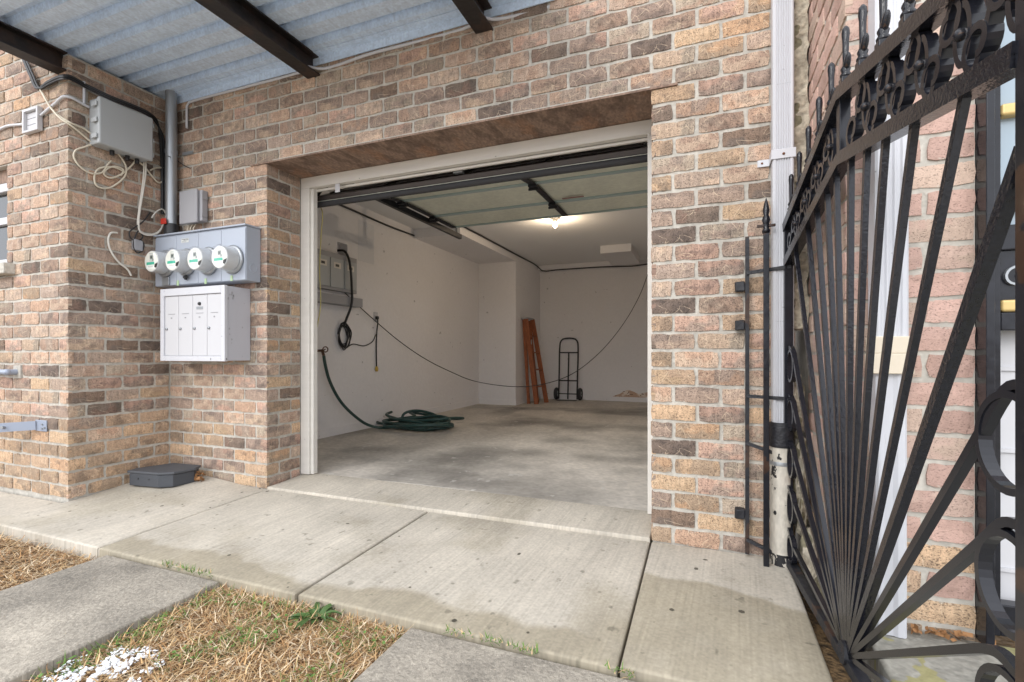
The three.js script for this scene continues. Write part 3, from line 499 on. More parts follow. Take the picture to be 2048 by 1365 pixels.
  obj('hood', [box(-0.085, -0.068, 0, 0.15, 0.001, 0.03, 0.003), box(0.068, 0.085, 0, 0.15, 0.001, 0.03, 0.003), box(-0.0675, 0.0675, 0.133, 0.15, 0.001, 0.03, 0.003), box(-0.0675, 0.0675, 0, 0.014, 0.001, 0.03, 0.003)], mWhite, v);
  for (let i = 0; i < 3; i++) obj('louvre', box(-0.066, 0.066, 0.017 + i * 0.039, 0.052 + i * 0.039, 0.006, 0.012).rotateX(0), mWhite, v);
  const wc = [onZ(0, 258, ZW + 0.012), onZ(46, 236, ZW + 0.012)].map(p => (p.z = ZW + 0.011, p));
  cable('surface_conduit', 'thin white conduit on the wing left of the vent cover', 'conduit', [V(-4.6, 2.21, ZW + 0.011), wc[0], V(-3.822, 2.37, ZW + 0.011)], 0.0085, mWhiteM, 'thin white conduits');
  cable('surface_conduit', 'thin white conduit bending round the wing corner to the junction box', 'conduit', [V(-3.648, 2.395, ZW + 0.011), V(-3.50, 2.44, ZW + 0.011), V(XW - 0.01, 2.465, ZW + 0.012), V(XW + 0.012, 2.465, ZW - 0.01), V(XW + 0.011, 2.455, 0.535), V(XW + 0.011, 2.45, 0.505)], 0.0085, mWhiteM, 'thin white conduits');
  cable('surface_conduit', 'white conduit stub rising from the junction box corner on the return wall', 'conduit', [V(XW + 0.009, 2.46, 0.53), V(XW + 0.009, 2.52, 0.53), V(XW + 0.009, 2.60, 0.53)], 0.008, mWhiteM, 'thin white conduits');
  cable('deck_conduit', 'long white conduit running under the deck edge along the house wall', 'conduit', [V(-3.19, 2.50, 0.010), V(-3.19, 2.60, 0.010), V(-3.185, 2.672, 0.010), V(-3.15, 2.679, 0.010), V(-2.6, 2.678, 0.010), V(-2.11, 2.68, 0.012), V(-2.045, 2.66, 0.075), V(-1.98, 2.662, 0.012), V(-1.6, 2.672, 0.010), V(-0.95, 2.675, 0.010), V(-0.868, 2.66, 0.075), V(-0.79, 2.672, 0.010), V(0.1, 2.675, 0.010), V(0.3, 2.675, 0.010)], 0.0085, mWhiteM);
  // black cable bundle and pale telephone wires
  const RX = (x, y, o = 0.014) => onX(x, y, XW + o), WZ = (x, y, o = 0.02) => onZ(x, y, ZW + o);
  for (let k = 0; k < 4; k++) { const d = (k - 1.5) * 2.2, o = 0.012 + 0.010 * (k % 2);
    cable('black_cable', 'black cable in the bundle sweeping over the junction box', 'cable', [WZ(48 + d, 118, o), WZ(62 + d, 150, o), WZ(76 + d, 177, o), WZ(96, 166 + d, o), WZ(118, 156 + d, o), WZ(131, 154 + d, o + 0.012), RX(139, 155 + d, o + 0.02), RX(175, 174 + d, o), RX(219, 195 + d, o + 0.09), RX(266, 214 + d, o + 0.09), RX(298, 229 + d, o + 0.06), RX(314, 246 + d, o + 0.01), RX(322 + d, 272, o), RX(325 + d, 320, o), RX(326 + d, 380, o), RX(326 + d, 428, o)], 0.0062, mBlack, 'black cables in the bundle'); }
  const pale = [
    ['cream telephone wire draped round the wing corner to the conduit', [WZ(80, 180), WZ(100, 214), WZ(124, 240), RX(140, 250, 0.02), RX(165, 270), RX(190, 290), RX(218, 300), RX(245, 310), RX(270, 320), RX(288, 333), RX(300, 348), RX(318, 366), RX(330, 352), RX(331, 338), RX(312, 336), RX(300, 341)]],
    ['cream wire looping low under the junction box', [WZ(84, 186), WZ(106, 222), RX(141, 246, 0.02), RX(168, 258), RX(184, 272), RX(186, 286), RX(172, 293), RX(151, 301), RX(147, 314), RX(160, 334), RX(182, 347), RX(204, 345), RX(214, 330), RX(222, 322)]],
    ['cream wire hanging in a wide drooping loop under the junction box', [RX(214, 290, 0.03), RX(234, 306), RX(250, 330), RX(251, 348), RX(236, 366), RX(212, 377), RX(193, 372), RX(188, 358), RX(193, 341), RX(210, 334), RX(232, 336), RX(248, 344)]],
    ['cream wire twisted in a small coil under the junction box', [RX(278, 311, 0.04), RX(262, 332), RX(240, 350), RX(218, 356), RX(207, 348), RX(214, 338), RX(232, 333), RX(246, 340), RX(241, 352)]]];
  for (const [l, p] of pale) cable('telephone_wire', l, 'wire', p, 0.0055, mWireC, 'cream wires below the junction box');
  for (let k = 0; k < 2; k++) cable('white_cable', 'white cable dropping from the junction box and looping beside the conduit', 'cable', px([[287 + k * 4, 318], [287 + k * 4, 345], [283 + k * 3, 382], [277 + k * 2, 424], [275 + k * 2, 450], [280, 462 + k * 2], [296, 469 + k * 2], [316, 464 + k * 2], [327, 446], [331, 428], [325, 419], [312, 424], [303, 436]], (x, y) => RX(x, y, 0.02 + 0.008 * k)), 0.0052, mWireW, 'white cables beside the conduit');
  cable('white_cable', 'white cable stub curving down to a brick joint on the return wall', 'cable', px([[234, 466], [222, 466], [216, 478], [220, 500], [236, 524], [255, 540], [262, 552]], (x, y) => RX(x, y, 0.012)), 0.0062, mWireW);
  cable('black_cable', 'black cable tied in two loops on the return wall beside the white drop', 'cable', px([[300, 425], [285, 444], [268, 456], [258, 466], [262, 478], [276, 481], [285, 474], [277, 462], [268, 480], [267, 496], [274, 506], [284, 502], [287, 488], [280, 478]], (x, y) => RX(x, y, 0.024)), 0.0042, mBlack);
  cable('black_cable', 'thin black wire anchored in the brick right of the conduit', 'cable', [onZ(335, 312, 0.115), onZ(352, 320, 0.03), onZ(366, 330, 0.012), onZ(380, 337, 0.004)], 0.003, mBlack);
  const ws = thing('wire_splice', 'dusty grey wire splice block on the return wall', 'splice block', [XW, 1.60, 0.225]);
  obj('block', roughen(box(0.0, 0.03, 0, 0.075, -0.03, 0.03, 0.008), 0.004, 60, 3), mGreyBox, ws);
  for (let k = 0; k < 3; k++) cable('thin_wire', 'thin cream wire from the small utility box to the meter cabinet', 'wire', [V(-3.14 + k * 0.035, 1.80, 0.03), V(-3.15 + k * 0.03, 1.765, 0.035), V(-3.15 + k * 0.04, 1.73, 0.03)], 0.0028, mWireC, 'thin wires under the small utility box');
  // gas stub and strut bracket at the wing front
  const gp = thing('gas_pipe_stub', 'blue grey painted pipe stub leaving the wing front', 'pipe', [-3.94, 0.775, ZW]);
  obj('pipe', [rod(V(0, 0, -0.004), V(0, 0, 0.05), 0.018, 16), rod(V(0.0, 0, 0.05), V(-0.5, 0.004, 0.05), 0.018, 16), new THREE.SphereGeometry(0.021, 14, 10).translate(0, 0, 0.05)], mBlue, gp);
  obj('patch', roughen(box(-0.04, 0.045, -0.04, 0.045, -0.006, 0.006), 0.006, 40, 8), mMortar, gp);
  const sb = thing('strut_bracket', 'blue grey slotted steel arm bolted to the wing front', 'bracket', [-3.66, 0.44, ZW]);
  obj('foot_plate', box(-0.06, 0.06, -0.035, 0.035, 0.001, 0.007, 0.002), mBlue, sb);
  obj('arm', [bar(V(-0.045, 0, 0.012), V(-0.30, -0.012, 0.22), 0.056, 0.006, V(0.63, 0, 0.77)), bar(V(-0.3, -0.012, 0.22), V(-0.5, -0.02, 0.38), 0.05, 0.006, V(0.63, 0, 0.77))], mBlue, sb);
  for (const [x, y] of [[0.02, 0.01], [0.045, -0.01], [0.02, -0.018]]) obj('bolt', rod(V(x, y, 0.007), V(x, y, 0.014), 0.006), mSteel, sb);
  obj('arm_bolt', rod(V(-0.17, -0.004, 0.11), V(-0.155, -0.004, 0.13), 0.009), mSteel, sb);
}

// ---------------------------------------------------------------- white downspouts, standpipe and rough mortar at the right
function fluted(w, d, y0, y1, flutes) {            // ribbed rectangular downspout profile extruded upward, centre of back at origin
  const s = new THREE.Shape(); s.moveTo(-w / 2, 0); s.lineTo(-w / 2, d - 0.006); s.lineTo(-w / 2 + 0.006, d);
  for (let i = 0; i < flutes; i++) { const a = -w / 2 + 0.012 + i * (w - 0.024) / flutes, b = a + (w - 0.024) / flutes; s.lineTo(a, d); s.lineTo(lerp(a, b, 0.2), d - 0.005); s.lineTo(lerp(a, b, 0.6), d - 0.005); s.lineTo(lerp(a, b, 0.8), d); }
  s.lineTo(w / 2 - 0.006, d); s.lineTo(w / 2, d - 0.006); s.lineTo(w / 2, 0); s.closePath();
  const g = new THREE.ExtrudeGeometry(s, { depth: y1 - y0, bevelEnabled: false }); g.rotateX(-Math.PI / 2); g.scale(1, 1, -1);
  const idx = g.attributes.position; for (let i = 0; i < idx.count; i += 3) { const a = [idx.getX(i), idx.getY(i), idx.getZ(i)], c = [idx.getX(i + 2), idx.getY(i + 2), idx.getZ(i + 2)]; idx.setXYZ(i, ...c); idx.setXYZ(i + 2, ...a); }
  g.translate(0, y0, 0); g.computeVertexNormals(); return metreUV(g);
}
{
  const t = thing('downspout', 'white ribbed downspout on the house wall beside the iron gate', 'downspout', [0.545, 0, 0.008]);
  obj('pipe', fluted(0.080, 0.062, 0.585, 3.5, 6), mWhiteM, t);
  const st = obj('strap', [box(-0.043, 0.043, 1.715, 1.755, 0.0625, 0.066, 0.001), box(-0.046, -0.0425, 1.715, 1.755, -0.004, 0.066, 0.001), box(0.0425, 0.046, 1.715, 1.755, -0.004, 0.066, 0.001), box(-0.092, -0.046, 1.712, 1.742, -0.006, -0.003, 0.001)], mWhiteM, t);
  const rustS = mat({ color: col(0.16, 0.06, 0.025), roughness: 0.9 });
  obj('screw', new THREE.SphereGeometry(0.0055, 8, 6).translate(0, 1.733, 0.067), rustS, st); obj('screw', new THREE.SphereGeometry(0.0045, 8, 6).translate(-0.074, 1.727, -0.002), rustS, st);
  const tPeel = makeTex(256, 512, (u, v, o) => { const a = fbm(u * 6, v * 5, 3, 5, 6, 5), b = fbm(u * 30, v * 30, 13, 3, 30, 30), e = fbm(u * 9, v * 18, 23, 4, 9, 18); const side = Math.abs(u - 0.5); let r = 196, g = 190, bb = 178; const blk = (side < 0.12 && a + e * 0.3 > 0.62) || e > 0.70 || v > 0.90 || (v < 0.10 && b > 0.42); if (blk) { r = 30; g = 30; bb = 33; } const k = 0.88 + 0.2 * b; o[0] = r * k; o[1] = g * k; o[2] = bb * k; o[3] = blk ? 0.7 : 0.3; });
  const sp = thing('standpipe', 'white drain standpipe with peeling black paint under the downspout', 'pipe', [0.54, 0, 0.052]);
  obj('pipe', new THREE.CylinderGeometry(0.043, 0.044, 0.595, 28, 8).translate(0, 0.2925, 0), texMat(tPeel, 0.001, { roughness: 0.55 }), sp);
  obj('collar', lathe([[0.0435, 0.50], [0.048, 0.502], [0.049, 0.512], [0.0465, 0.565], [0.048, 0.60], [0.04, 0.605]], 28), mIronOld, sp);
  obj('clamp', lathe([[0.0442, 0.425], [0.046, 0.426], [0.046, 0.44], [0.0442, 0.441]], 28), mSteel, sp);
  // rough mortar in the gap between the two houses
  const g = new THREE.BoxGeometry(0.055, 2.4, 0.06, 4, 120, 4); roughen(g, 0.016, 22, 31); g.translate(0.618, 2.2, -0.02);
  tag(obj('gap_mortar', metreUV(g, 3), mLump), 'rough grey mortar filling the gap behind the white downspout', 'mortar');
  const lumpAt = (x, y, z, sx, sy, sz, seed, label) => { const g = new THREE.IcosahedronGeometry(1, 4); g.scale(sx, sy, sz); roughen(g, Math.min(sx, sz) * 0.55, 26, seed); g.translate(x, y, z); tag(obj('cement_lump', metreUV(g, 3), mLump), label, 'cement', 'cement lumps behind the gate'); };
  lumpAt(0.60, 0.66, 0.03, 0.035, 0.14, 0.04, 41, 'crumbling cement lump beside the lower end of the white downspout');
  lumpAt(0.612, 0.34, 0.05, 0.03, 0.22, 0.04, 43, 'tall cement smear behind the hinge side scrolls of the gate');
  lumpAt(0.625, 0.09, 0.16, 0.03, 0.11, 0.11, 45, 'cement heap at the foot of the gate hinge post');
  lumpAt(0.63, 0.045, 0.36, 0.026, 0.06, 0.16, 47, 'low cement ridge along the pink wall behind the gate bars');
  // neighbour's downspout
  const n = thing('downspout', 'white downspout with a cream coupling on the pink brick wall', 'downspout', [0.748, 0, 0.582]);
  obj('pipe', [fluted(0.082, 0.07, 0.92, 3.4, 3), fluted(0.076, 0.066, 0.062, 0.90, 1)], mWhiteM, n);
  obj('coupling', [box(-0.048, 0.048, 0.895, 0.945, 0, 0.078, 0.003), box(-0.05, 0.05, 0.835, 0.8948, 0, 0.081, 0.003)], mCream, n);
}

// ---------------------------------------------------------------- fixed iron panel and the gate
{
  const t = thing('iron_side_panel', 'narrow black iron panel with spear post fixed to the brick pier', 'railing', [0, 0, 0]);
  obj('post', box(0.466, 0.488, 0.0, 1.40, 0.088, 0.11, 0.002), mIron, t);
  obj('spear_finial', [lathe([[0, 0], [0.015, 0.0], [0.016, 0.012], [0.011, 0.02], [0.012, 0.04], [0.017, 0.055], [0.010, 0.075], [0.014, 0.095], [0.008, 0.125], [0, 0.15]], 12).translate(0.477, 1.40, 0.099), box(0.442, 0.512, 1.425, 1.437, 0.093, 0.105, 0.003)], mIron, t);
  obj('flat_bar', box(0.402, 0.418, 0.02, 1.405, 0.03, 0.04, 0.001), mIronOld, t);
  const hr = (y, dy) => bar(V(0.408, y, 0.043), V(0.572, y + dy, 0.082), 0.014, 0.014, V(0, 0, 1));
  for (const [y, d] of [[1.245, 0.012], [0.71, -0.004], [0.505, -0.05], [0.085, -0.055]]) obj('cross_bar', hr(y, d), mIronOld, t);
  for (const y of [1.19, 1.02, 0.19]) obj('wall_lug', roughen(box(0.362, 0.402, y - 0.022, y + 0.022, -0.005, 0.036, 0.006), 0.004, 70, 5), mIronOld, t);
}
{
  const ang = -Math.atan2(0.9976, 0.0698), gate = thing('iron_gate', 'black wrought iron gate leaf with sunburst bars and scrolled peaked top', 'gate', [0.562, 0, 0.069], ang);
  const LEN = 1.418, PK = 0.665, ctr = [0.70, 0.035];
  const lowY = s => s < PK ? lerp(1.275, 1.458, s / PK) : lerp(1.458, 1.325, (s - PK) / (1.40 - PK));
  const upY = s => s < PK ? lerp(1.422, 1.645, s / PK) : lerp(1.645, 1.50, (s - PK) / (1.40 - PK));
  const B = (s0, y0, s1, y1, w, d) => bar(V(s0, y0, 0), V(s1, y1, 0), w, d, V(0, 0, 1));
  obj('hinge_stile', box(-0.016, 0.016, 0.01, 1.44, -0.016, 0.016, 0.002), mIron, gate);
  obj('end_stile', box(1.412, 1.444, 0.01, 1.52, -0.014, 0.014, 0.002), mIron, gate);
  obj('bottom_rail', box(0.0165, 1.4115, 0.012, 0.044, -0.02, 0.012, 0.002), mIronOld, gate);
  for (const [f, nm] of [[lowY, 'lower_top_rail'], [upY, 'upper_top_rail']]) obj(nm, [B(0.0, f(0), PK + 0.004, f(PK), 0.036, nm[0] === 'u' ? 0.042 : 0.036), B(PK, f(PK), 1.412, f(1.412), 0.0364, nm[0] === 'u' ? 0.0424 : 0.0364)], mIron, gate);
  obj('peak_post', box(PK - 0.014, PK + 0.014, lowY(PK) + 0.015, upY(PK) - 0.015, -0.014, 0.014, 0.002), mIron, gate);
  obj('hub', roughen(new THREE.CylinderGeometry(0.03, 0.036, 0.034, 14, 2).rotateX(Math.PI / 2).translate(ctr[0], 0.05, 0.0), 0.006, 40, 3), mIronOld, gate);
  [0.13, 0.30, 0.41, 0.517, 0.605, 0.725, 0.838, 0.947, 1.085, 1.262].forEach((s, i) => obj('ray_bar', B(ctr[0] + (s - ctr[0]) * 0.03, ctr[1] + 0.03, s, lowY(s) - 0.016, 0.0145, 0.0135 + (i % 3) * 0.0003), mIron, gate));
  obj('ray_bar', B(ctr[0] + 0.02, ctr[1] + 0.03, 1.41, 1.19, 0.02, 0.018), mIron, gate);
  // curled side bars and the rings under them
  const curl = (sx, stile, yTop, join) => {
    const dir = Math.sign(stile - ctr[0]), pts = [[ctr[0] + dir * 0.025, ctr[1] + 0.02]];
    const j = [stile - dir * join[0], yTop - join[1]];
    for (let k = 1; k <= 6; k++) pts.push([lerp(pts[0][0], j[0], k / 6), lerp(pts[0][1], j[1], k / 6)]);
    const d0 = [j[0] - pts[0][0], j[1] - pts[0][1]], l = Math.hypot(...d0); const c1 = [j[0] + d0[0] / l * join[0] * 0.62, j[1] + d0[1] / l * join[0] * 0.62], e = [stile, yTop - 0.004], c2 = [stile - dir * join[0] * 0.4, yTop + 0.006];
    for (let k = 1; k <= 8; k++) { const q = k / 8, a = (1 - q) ** 3, b = 3 * q * (1 - q) ** 2, c = 3 * q * q * (1 - q), d = q ** 3; pts.push([a * j[0] + b * c1[0] + c * c2[0] + d * e[0], a * j[1] + b * c1[1] + c * c2[1] + d * e[1]]); }
    obj('curled_bar', sweepFlat(pts, 0.015, 0.015), mIron, gate);
  };
  const ringAt = (s, y, rx, ry) => obj('ring', sweepFlat(Array.from({ length: 24 }, (_, i) => [s + Math.cos(i / 24 * 6.2832) * rx, y + Math.sin(i / 24 * 6.2832) * ry]), 0.011, 0.0185, true), mIron, gate);
  [[0.852, [0.10, 0.085]], [0.648, [0.10, 0.06]], [0.43, [0.11, 0.02]], [0.24, [0.12, 0.01]]].forEach(([y, j]) => curl(1, 1.412, y, j));
  [0.762, 0.553, 0.345, 0.15].forEach(y => obj('ring', sweepFlat(Array.from({ length: 22 }, (_, i) => { const a = 1.18 + i / 21 * 3.92; return [1.384 + Math.cos(a) * 0.072, y + Math.sin(a) * 0.072]; }), 0.011, 0.0185), mIron, gate));
  [0.92, 0.72, 0.53, 0.345, 0.17].forEach((y, i) => curl(-1, 0.016, y, [0.10, 0.05]));
  [0.845, 0.645, 0.455, 0.27, 0.10].forEach((y, i) => ringAt(0.068, y, 0.046, i === 4 ? 0.05 : 0.062));
  // cast scrolls between the two top rails, and finials above
  const spiral = (cx, cy, r0, a0, turns, dirn) => Array.from({ length: 20 }, (_, i) => { const q = i / 19, a = a0 + dirn * q * turns * 6.2832, r = r0 * (1 - 0.62 * q); return [cx + Math.cos(a) * r, cy + Math.sin(a) * r]; });
  const bays = 10, sl = (1.412 - 0.03) / bays;
  for (let i = 0; i < bays; i++) {
    const s = 0.03 + (i + 0.5) * sl; if (Math.abs(s - PK) < 0.03) continue; const yl = lowY(s) + 0.018, yu = upY(s) - 0.018, h = yu - yl, ym = (yl + yu) / 2, r = h * 0.30;
    const P1 = spiral(s - sl * 0.20, yl + r * 1.02, r, -1.4, 1.05, -1), P2 = spiral(s + sl * 0.20, yu - r * 1.02, r, 1.74, 1.05, -1);
    const sw = []; for (let k = 0; k <= 10; k++) { const q = k / 10, w = q * q * (3 - 2 * q); sw.push([s - sl * 0.32 + sl * 0.64 * q, lerp(yl + 0.004, yu - 0.004, w)]); }
    obj('scroll', [sweepFlat(P1, 0.012, 0.022), sweepFlat(P2, 0.012, 0.022), sweepFlat(sw, 0.013, 0.02)], mIron, gate);
    obj('scroll', [sweepFlat(Array.from({ length: 20 }, (_, k) => [s + sl * 0.5 + Math.cos(k / 20 * 6.2832) * sl * 0.16, ym + (lowY(s + sl * 0.5) - lowY(s)) + Math.sin(k / 20 * 6.2832) * h * 0.36]), 0.012, 0.02, true), new THREE.SphereGeometry(0.011, 8, 6).translate(s + sl * 0.5, ym + (lowY(s + sl * 0.5) - lowY(s)), 0.012)], mIron, gate);
  }
  for (let i = 0; i < 11; i++) {
    const s = 0.055 + i * 0.1255, y = upY(s) + 0.018;
    obj('finial', [box(s - 0.014, s + 0.014, y - 0.012, y + 0.022, -0.014, 0.014, 0.003), lathe([[0, 0], [0.013, 0.0], [0.015, 0.008], [0.010, 0.016], [0.013, 0.026], [0.008, 0.036], [0.0075, 0.05], [0.0085, 0.105], [0.0105, 0.125], [0.0095, 0.14], [0.004, 0.148], [0, 0.149]], 12).translate(s, y + 0.02, 0), new THREE.SphereGeometry(1, 10, 8).scale(0.011, 0.026, 0.009).rotateZ(-0.6).translate(s + 0.012, y + 0.058, 0.0)], mIron, gate);
  }
}

// ---------------------------------------------------------------- garage: frame, door, room
{
  const t = thing('garage_door_frame', 'white painted timber frame lining the garage opening', 'door frame');
  obj('jamb', [box(XL + 0.001, -2.362, 0.04, 2.066, -0.33, -0.288, 0.003), box(-2.3615, -2.338, 0.04, 2.064, -0.345, -0.305, 0.003)], mTrim, t);
  obj('jamb', [box(-0.045, -0.0015, 0.04, 2.066, -0.33, -0.288, 0.003)], mTrim, t);
  obj('head', [box(XL + 0.001, -0.0015, 2.0665, 2.142, -0.33, -0.289, 0.003), box(-2.36, -0.046, 2.05, 2.066, -0.35, -0.331, 0.003)], mTrim, t);
  obj('paper_tag', box(-2.13, -2.09, 2.005, 2.064, -0.2885, -0.2875), mWhite, t);
}
{
  const t = thing('garage_door', 'sectional garage door rolled up overhead, brown outside and pale inside', 'garage door');
  const P = [[-0.42, 2.0], [-0.95, 2.265], [-1.50, 2.338], [-2.07, 2.342], [-2.545, 2.342]];
  const mIn = texMat(makeTex(256, 256, (u, v, o) => { const a = fbm(u * 40, v * 40, 2, 3, 40, 40), b = fbm(u * 5, v * 5, 12, 4, 5, 5); const k = 0.92 + 0.08 * a + 0.1 * (b - 0.5); o[0] = 228 * k; o[1] = 230 * k; o[2] = 214 * k; o[3] = a; }), 0.0006, { roughness: 0.6 }), mOut = mat({ color: col(0.062, 0.05, 0.048), roughness: 0.35 }), mLip = mat({ color: col(0.38, 0.47, 0.47), roughness: 0.45 });
  for (let i = 0; i < 4; i++) {
    const [z0, y0] = P[i], [z1, y1] = P[i + 1], L = Math.hypot(z1 - z0, y1 - y0), a = Math.atan2(y1 - y0, z0 - z1);
    const place = g => { g.rotateX(0); g.applyMatrix4(new THREE.Matrix4().makeRotationX(-0 + a)); g.translate(0, y0, z0); return g; };   // local -z runs along the section
    const s = obj('door_section', place(box(-2.43, -0.05, 0, 0.012, -L + 0.004, -0.004)), mIn, t);
    obj('outer_skin', place(box(-2.432, -0.048, 0.0125, 0.045, -L + 0.003, -0.003, 0.004)), mOut, s);
    for (let k = 0; k < 4; k++) obj('raised_panel', place(box(-2.36 + k * 0.59, -1.86 + k * 0.59, 0.0455, 0.056, -L + 0.1, -0.1, 0.008)), mOut, s);
    obj('joint_lip', [place(box(-2.428, -0.052, -0.016, -0.0005, -L + 0.003, -L + 0.026, 0.002)), place(box(-2.428, -0.052, -0.012, -0.0005, -0.028, -0.005, 0.002))], mLip, s);
    for (const x of [-2.40, -1.10, -0.09]) obj('stile_plate', place(box(x - 0.03, x + 0.03, -0.022, -0.0165, -L + 0.03, -0.03, 0.002)), mIronOld, s);
    if (i < 3) for (const x of [-2.40, -1.10, -0.09]) obj('hinge', [box(x - 0.035, x + 0.035, y1 - 0.05, y1 - 0.026, z1 - 0.05, z1 + 0.05, 0.004), rod(V(x - 0.045, y1 - 0.055, z1), V(x + 0.045, y1 - 0.055, z1), 0.011, 10)], mIronOld, s);
  }
  obj('bottom_seal', rod(V(-2.43, 1.985, -0.415), V(-0.05, 1.985, -0.415), 0.021, 12), mRubber, t);
  obj('lift_handle', box(-1.27, -1.2, 2.055, 2.085, -0.42, -0.385, 0.006), mSteel, t);
  obj('sticker', box(-0.98, -0.78, 2.323, 2.3255, -1.98, -1.95), mat({ color: col(0.3, 0.16, 0.14), roughness: 0.6 }), t);
  const tr = (x) => [box(x - 0.018, x + 0.012, 0.05, 1.90, -0.445, -0.405), tube([V(x, 1.88, -0.425), V(x, 2.08, -0.47), V(x, 2.22, -0.62), V(x, 2.285, -0.85), V(x, 2.295, -1.1)], 0.02, 24, 8), box(x - 0.02, x + 0.018, 2.262, 2.315, -2.80, -1.08)];
  for (const x of [-2.468, -0.012 + 0.03]) obj('track', tr(x), mIronOld, t);
  for (const z of [-2.74, -1.3]) obj('hanger', box(-2.49, -2.465, 2.316, 2.56, z, z + 0.025), mSteel, t);
}
{
  // the room
  const t = thing('garage_room', 'white painted garage room with soffit and pilaster', 'room'), ZB = -6.5, WL = -3.37, CE = 2.56;
  const hz0 = -1.885, hz1 = -1.725, hy0 = 1.865, hy1 = 2.08;
  obj('left_wall', [box(WL - 0.1, WL, -0.1, hy0, ZB - 0.1, -0.24), box(WL - 0.1, WL, hy1, CE + 0.1, ZB - 0.1, -0.24), box(WL - 0.1, WL, hy0, hy1, ZB - 0.1, hz0), box(WL - 0.1, WL, hy0, hy1, hz1, -0.24), box(WL - 0.14, WL - 0.101, hy0 - 0.05, hy1 + 0.05, hz0 - 0.05, hz1 + 0.05)], mPaint, t);
  obj('back_wall', box(WL - 0.1, 0.6, -0.1, CE + 0.1, ZB - 0.2, ZB), mPaint, t);
  obj('right_wall', box(0.5, 0.6, -0.1, CE + 0.1, ZB, -0.262), mPaint, t);
  obj('pilaster', box(WL + 0.0005, -2.685, -0.1, CE - 0.001, ZB + 0.0005, -5.2, 0.004), mPaint, t);
  obj('soffit', box(WL + 0.0005, -2.685, 2.44, CE - 0.001, -5.1985, -3.2, 0.004), mPaint, t);
  obj('ceiling', box(WL - 0.1, 0.6, CE, CE + 0.12, ZB - 0.1, -0.262), mCeil, t);
  obj('back_beam', box(-2.684, -1.25, 2.47, CE - 0.001, ZB + 0.001, ZB + 0.14, 0.004), mPaint, t);
  obj('baseboard', [box(WL + 0.0005, WL + 0.014, 0.03, 0.125, -5.199, -0.345, 0.003), box(WL + 0.0145, -2.67, 0.03, 0.125, -5.1995, -5.186, 0.003), box(-2.6845, -2.671, 0.03, 0.125, ZB + 0.002, -5.2005, 0.003), box(-2.67, 0.49, 0.03, 0.115, ZB + 0.001, ZB + 0.014, 0.003)], mPaint, t);
  const mPatch = mat({ color: col(0.70, 0.70, 0.72), roughness: 0.8 });
  for (const [z0, z1, y0, y1] of [[-2.34, -2.06, 1.94, 2.40]]) obj('paint_patch', box(WL + 0.0004, WL + 0.0014, y0, y1, z0, z1), mPatch, t);
  // brown damp stain with flaking plaster on the back wall, bottom right
  const tSt = makeTex(256, 128, (u, v, o) => { const a = fbm(u * 24, v * 24, 14, 3), q = sstep(0.3, 0.6, fbm(u * 7, v * 6, 4, 4)); let r = lerp(226, 190, q), g = lerp(214, 160, q), b = lerp(204, 138, q); if (a > 0.7 && v < 0.4) { r = 110; g = 80; b = 60; } o[0] = r; o[1] = g; o[2] = b; o[3] = a; }, true, false);
  const stSh = new THREE.Shape(); for (let i = 0; i <= 40; i++) { const q = i / 40, x = -1.30 + q * 0.85, y = 0.118 + Math.sin(Math.PI * q) * (0.13 + 0.05 * Math.sin(q * 9)) * (0.45 + 0.8 * fbm(q * 9, 2, 6, 3)); if (i) stSh.lineTo(x, y); else stSh.moveTo(x, y); }
  const sg = new THREE.ExtrudeGeometry(stSh, { depth: 0.002, bevelEnabled: false }); sg.translate(0, 0, ZB + 0.0005); { const p = sg.attributes.position, uv = sg.attributes.uv; for (let i = 0; i < p.count; i++) uv.setXY(i, (p.getX(i) + 1.30) / 0.85, (p.getY(i) - 0.116) / 0.4); }
  obj('stained_plaster', sg, texMat(tSt, 0.003, { roughness: 0.8 }), t);
  tag(obj('ceiling_box', box(-1.25, -0.78, 2.44, CE - 0.001, -6.2, -5.1, 0.004), mPaint), 'white boxed duct on the garage ceiling near the back wall', 'duct');
  // bare bulb
  const bl = thing('ceiling_bulb', 'bare glowing bulb in a white ceiling lampholder', 'light bulb', [-1.46, CE, -3.36]);
  obj('lampholder', lathe([[0, -0.001], [0.055, -0.001], [0.058, -0.012], [0.03, -0.024], [0.026, -0.045], [0, -0.045]], 24), mWhite, bl);
  obj('bulb', lathe([[0, -0.12], [0.014, -0.117], [0.026, -0.105], [0.030, -0.09], [0.026, -0.074], [0.015, -0.058], [0.013, -0.046], [0, -0.045]], 20), new THREE.MeshStandardMaterial({ color: col(0.9, 0.8, 0.6), emissive: col(1, 0.72, 0.38), emissiveIntensity: 9 }), bl);
  const pl = new THREE.PointLight(new THREE.Color(1, 0.78, 0.55), 0.6, 0, 2); pl.position.set(0, -0.135, 0); pl.castShadow = true; bl.add(pl);
  // electrical panels on the left wall
  const ep = thing('breaker_panel', 'grey breaker panels in a row on the garage left wall', 'breaker panel', [WL, 1.55, -1.55]);
  obj('backbox', box(0.001, 0.055, 0, 0.385, -0.42, 0.42, 0.003), mGreyBox, ep);
  for (let i = 0; i < 4; i++) { const z = -0.41 + i * 0.205, d = obj('panel_door', box(0.0555, 0.066, 0.03, 0.33, z + 0.006, z + 0.199, 0.003), mGreyPl, ep); obj('label_plate', box(0.0662, 0.0675, 0.23, 0.29, z + 0.05, z + 0.155), mWireW, d); obj('breaker', box(0.0676, 0.07, 0.246, 0.272, z + 0.08, z + 0.13), mBlack, d); }
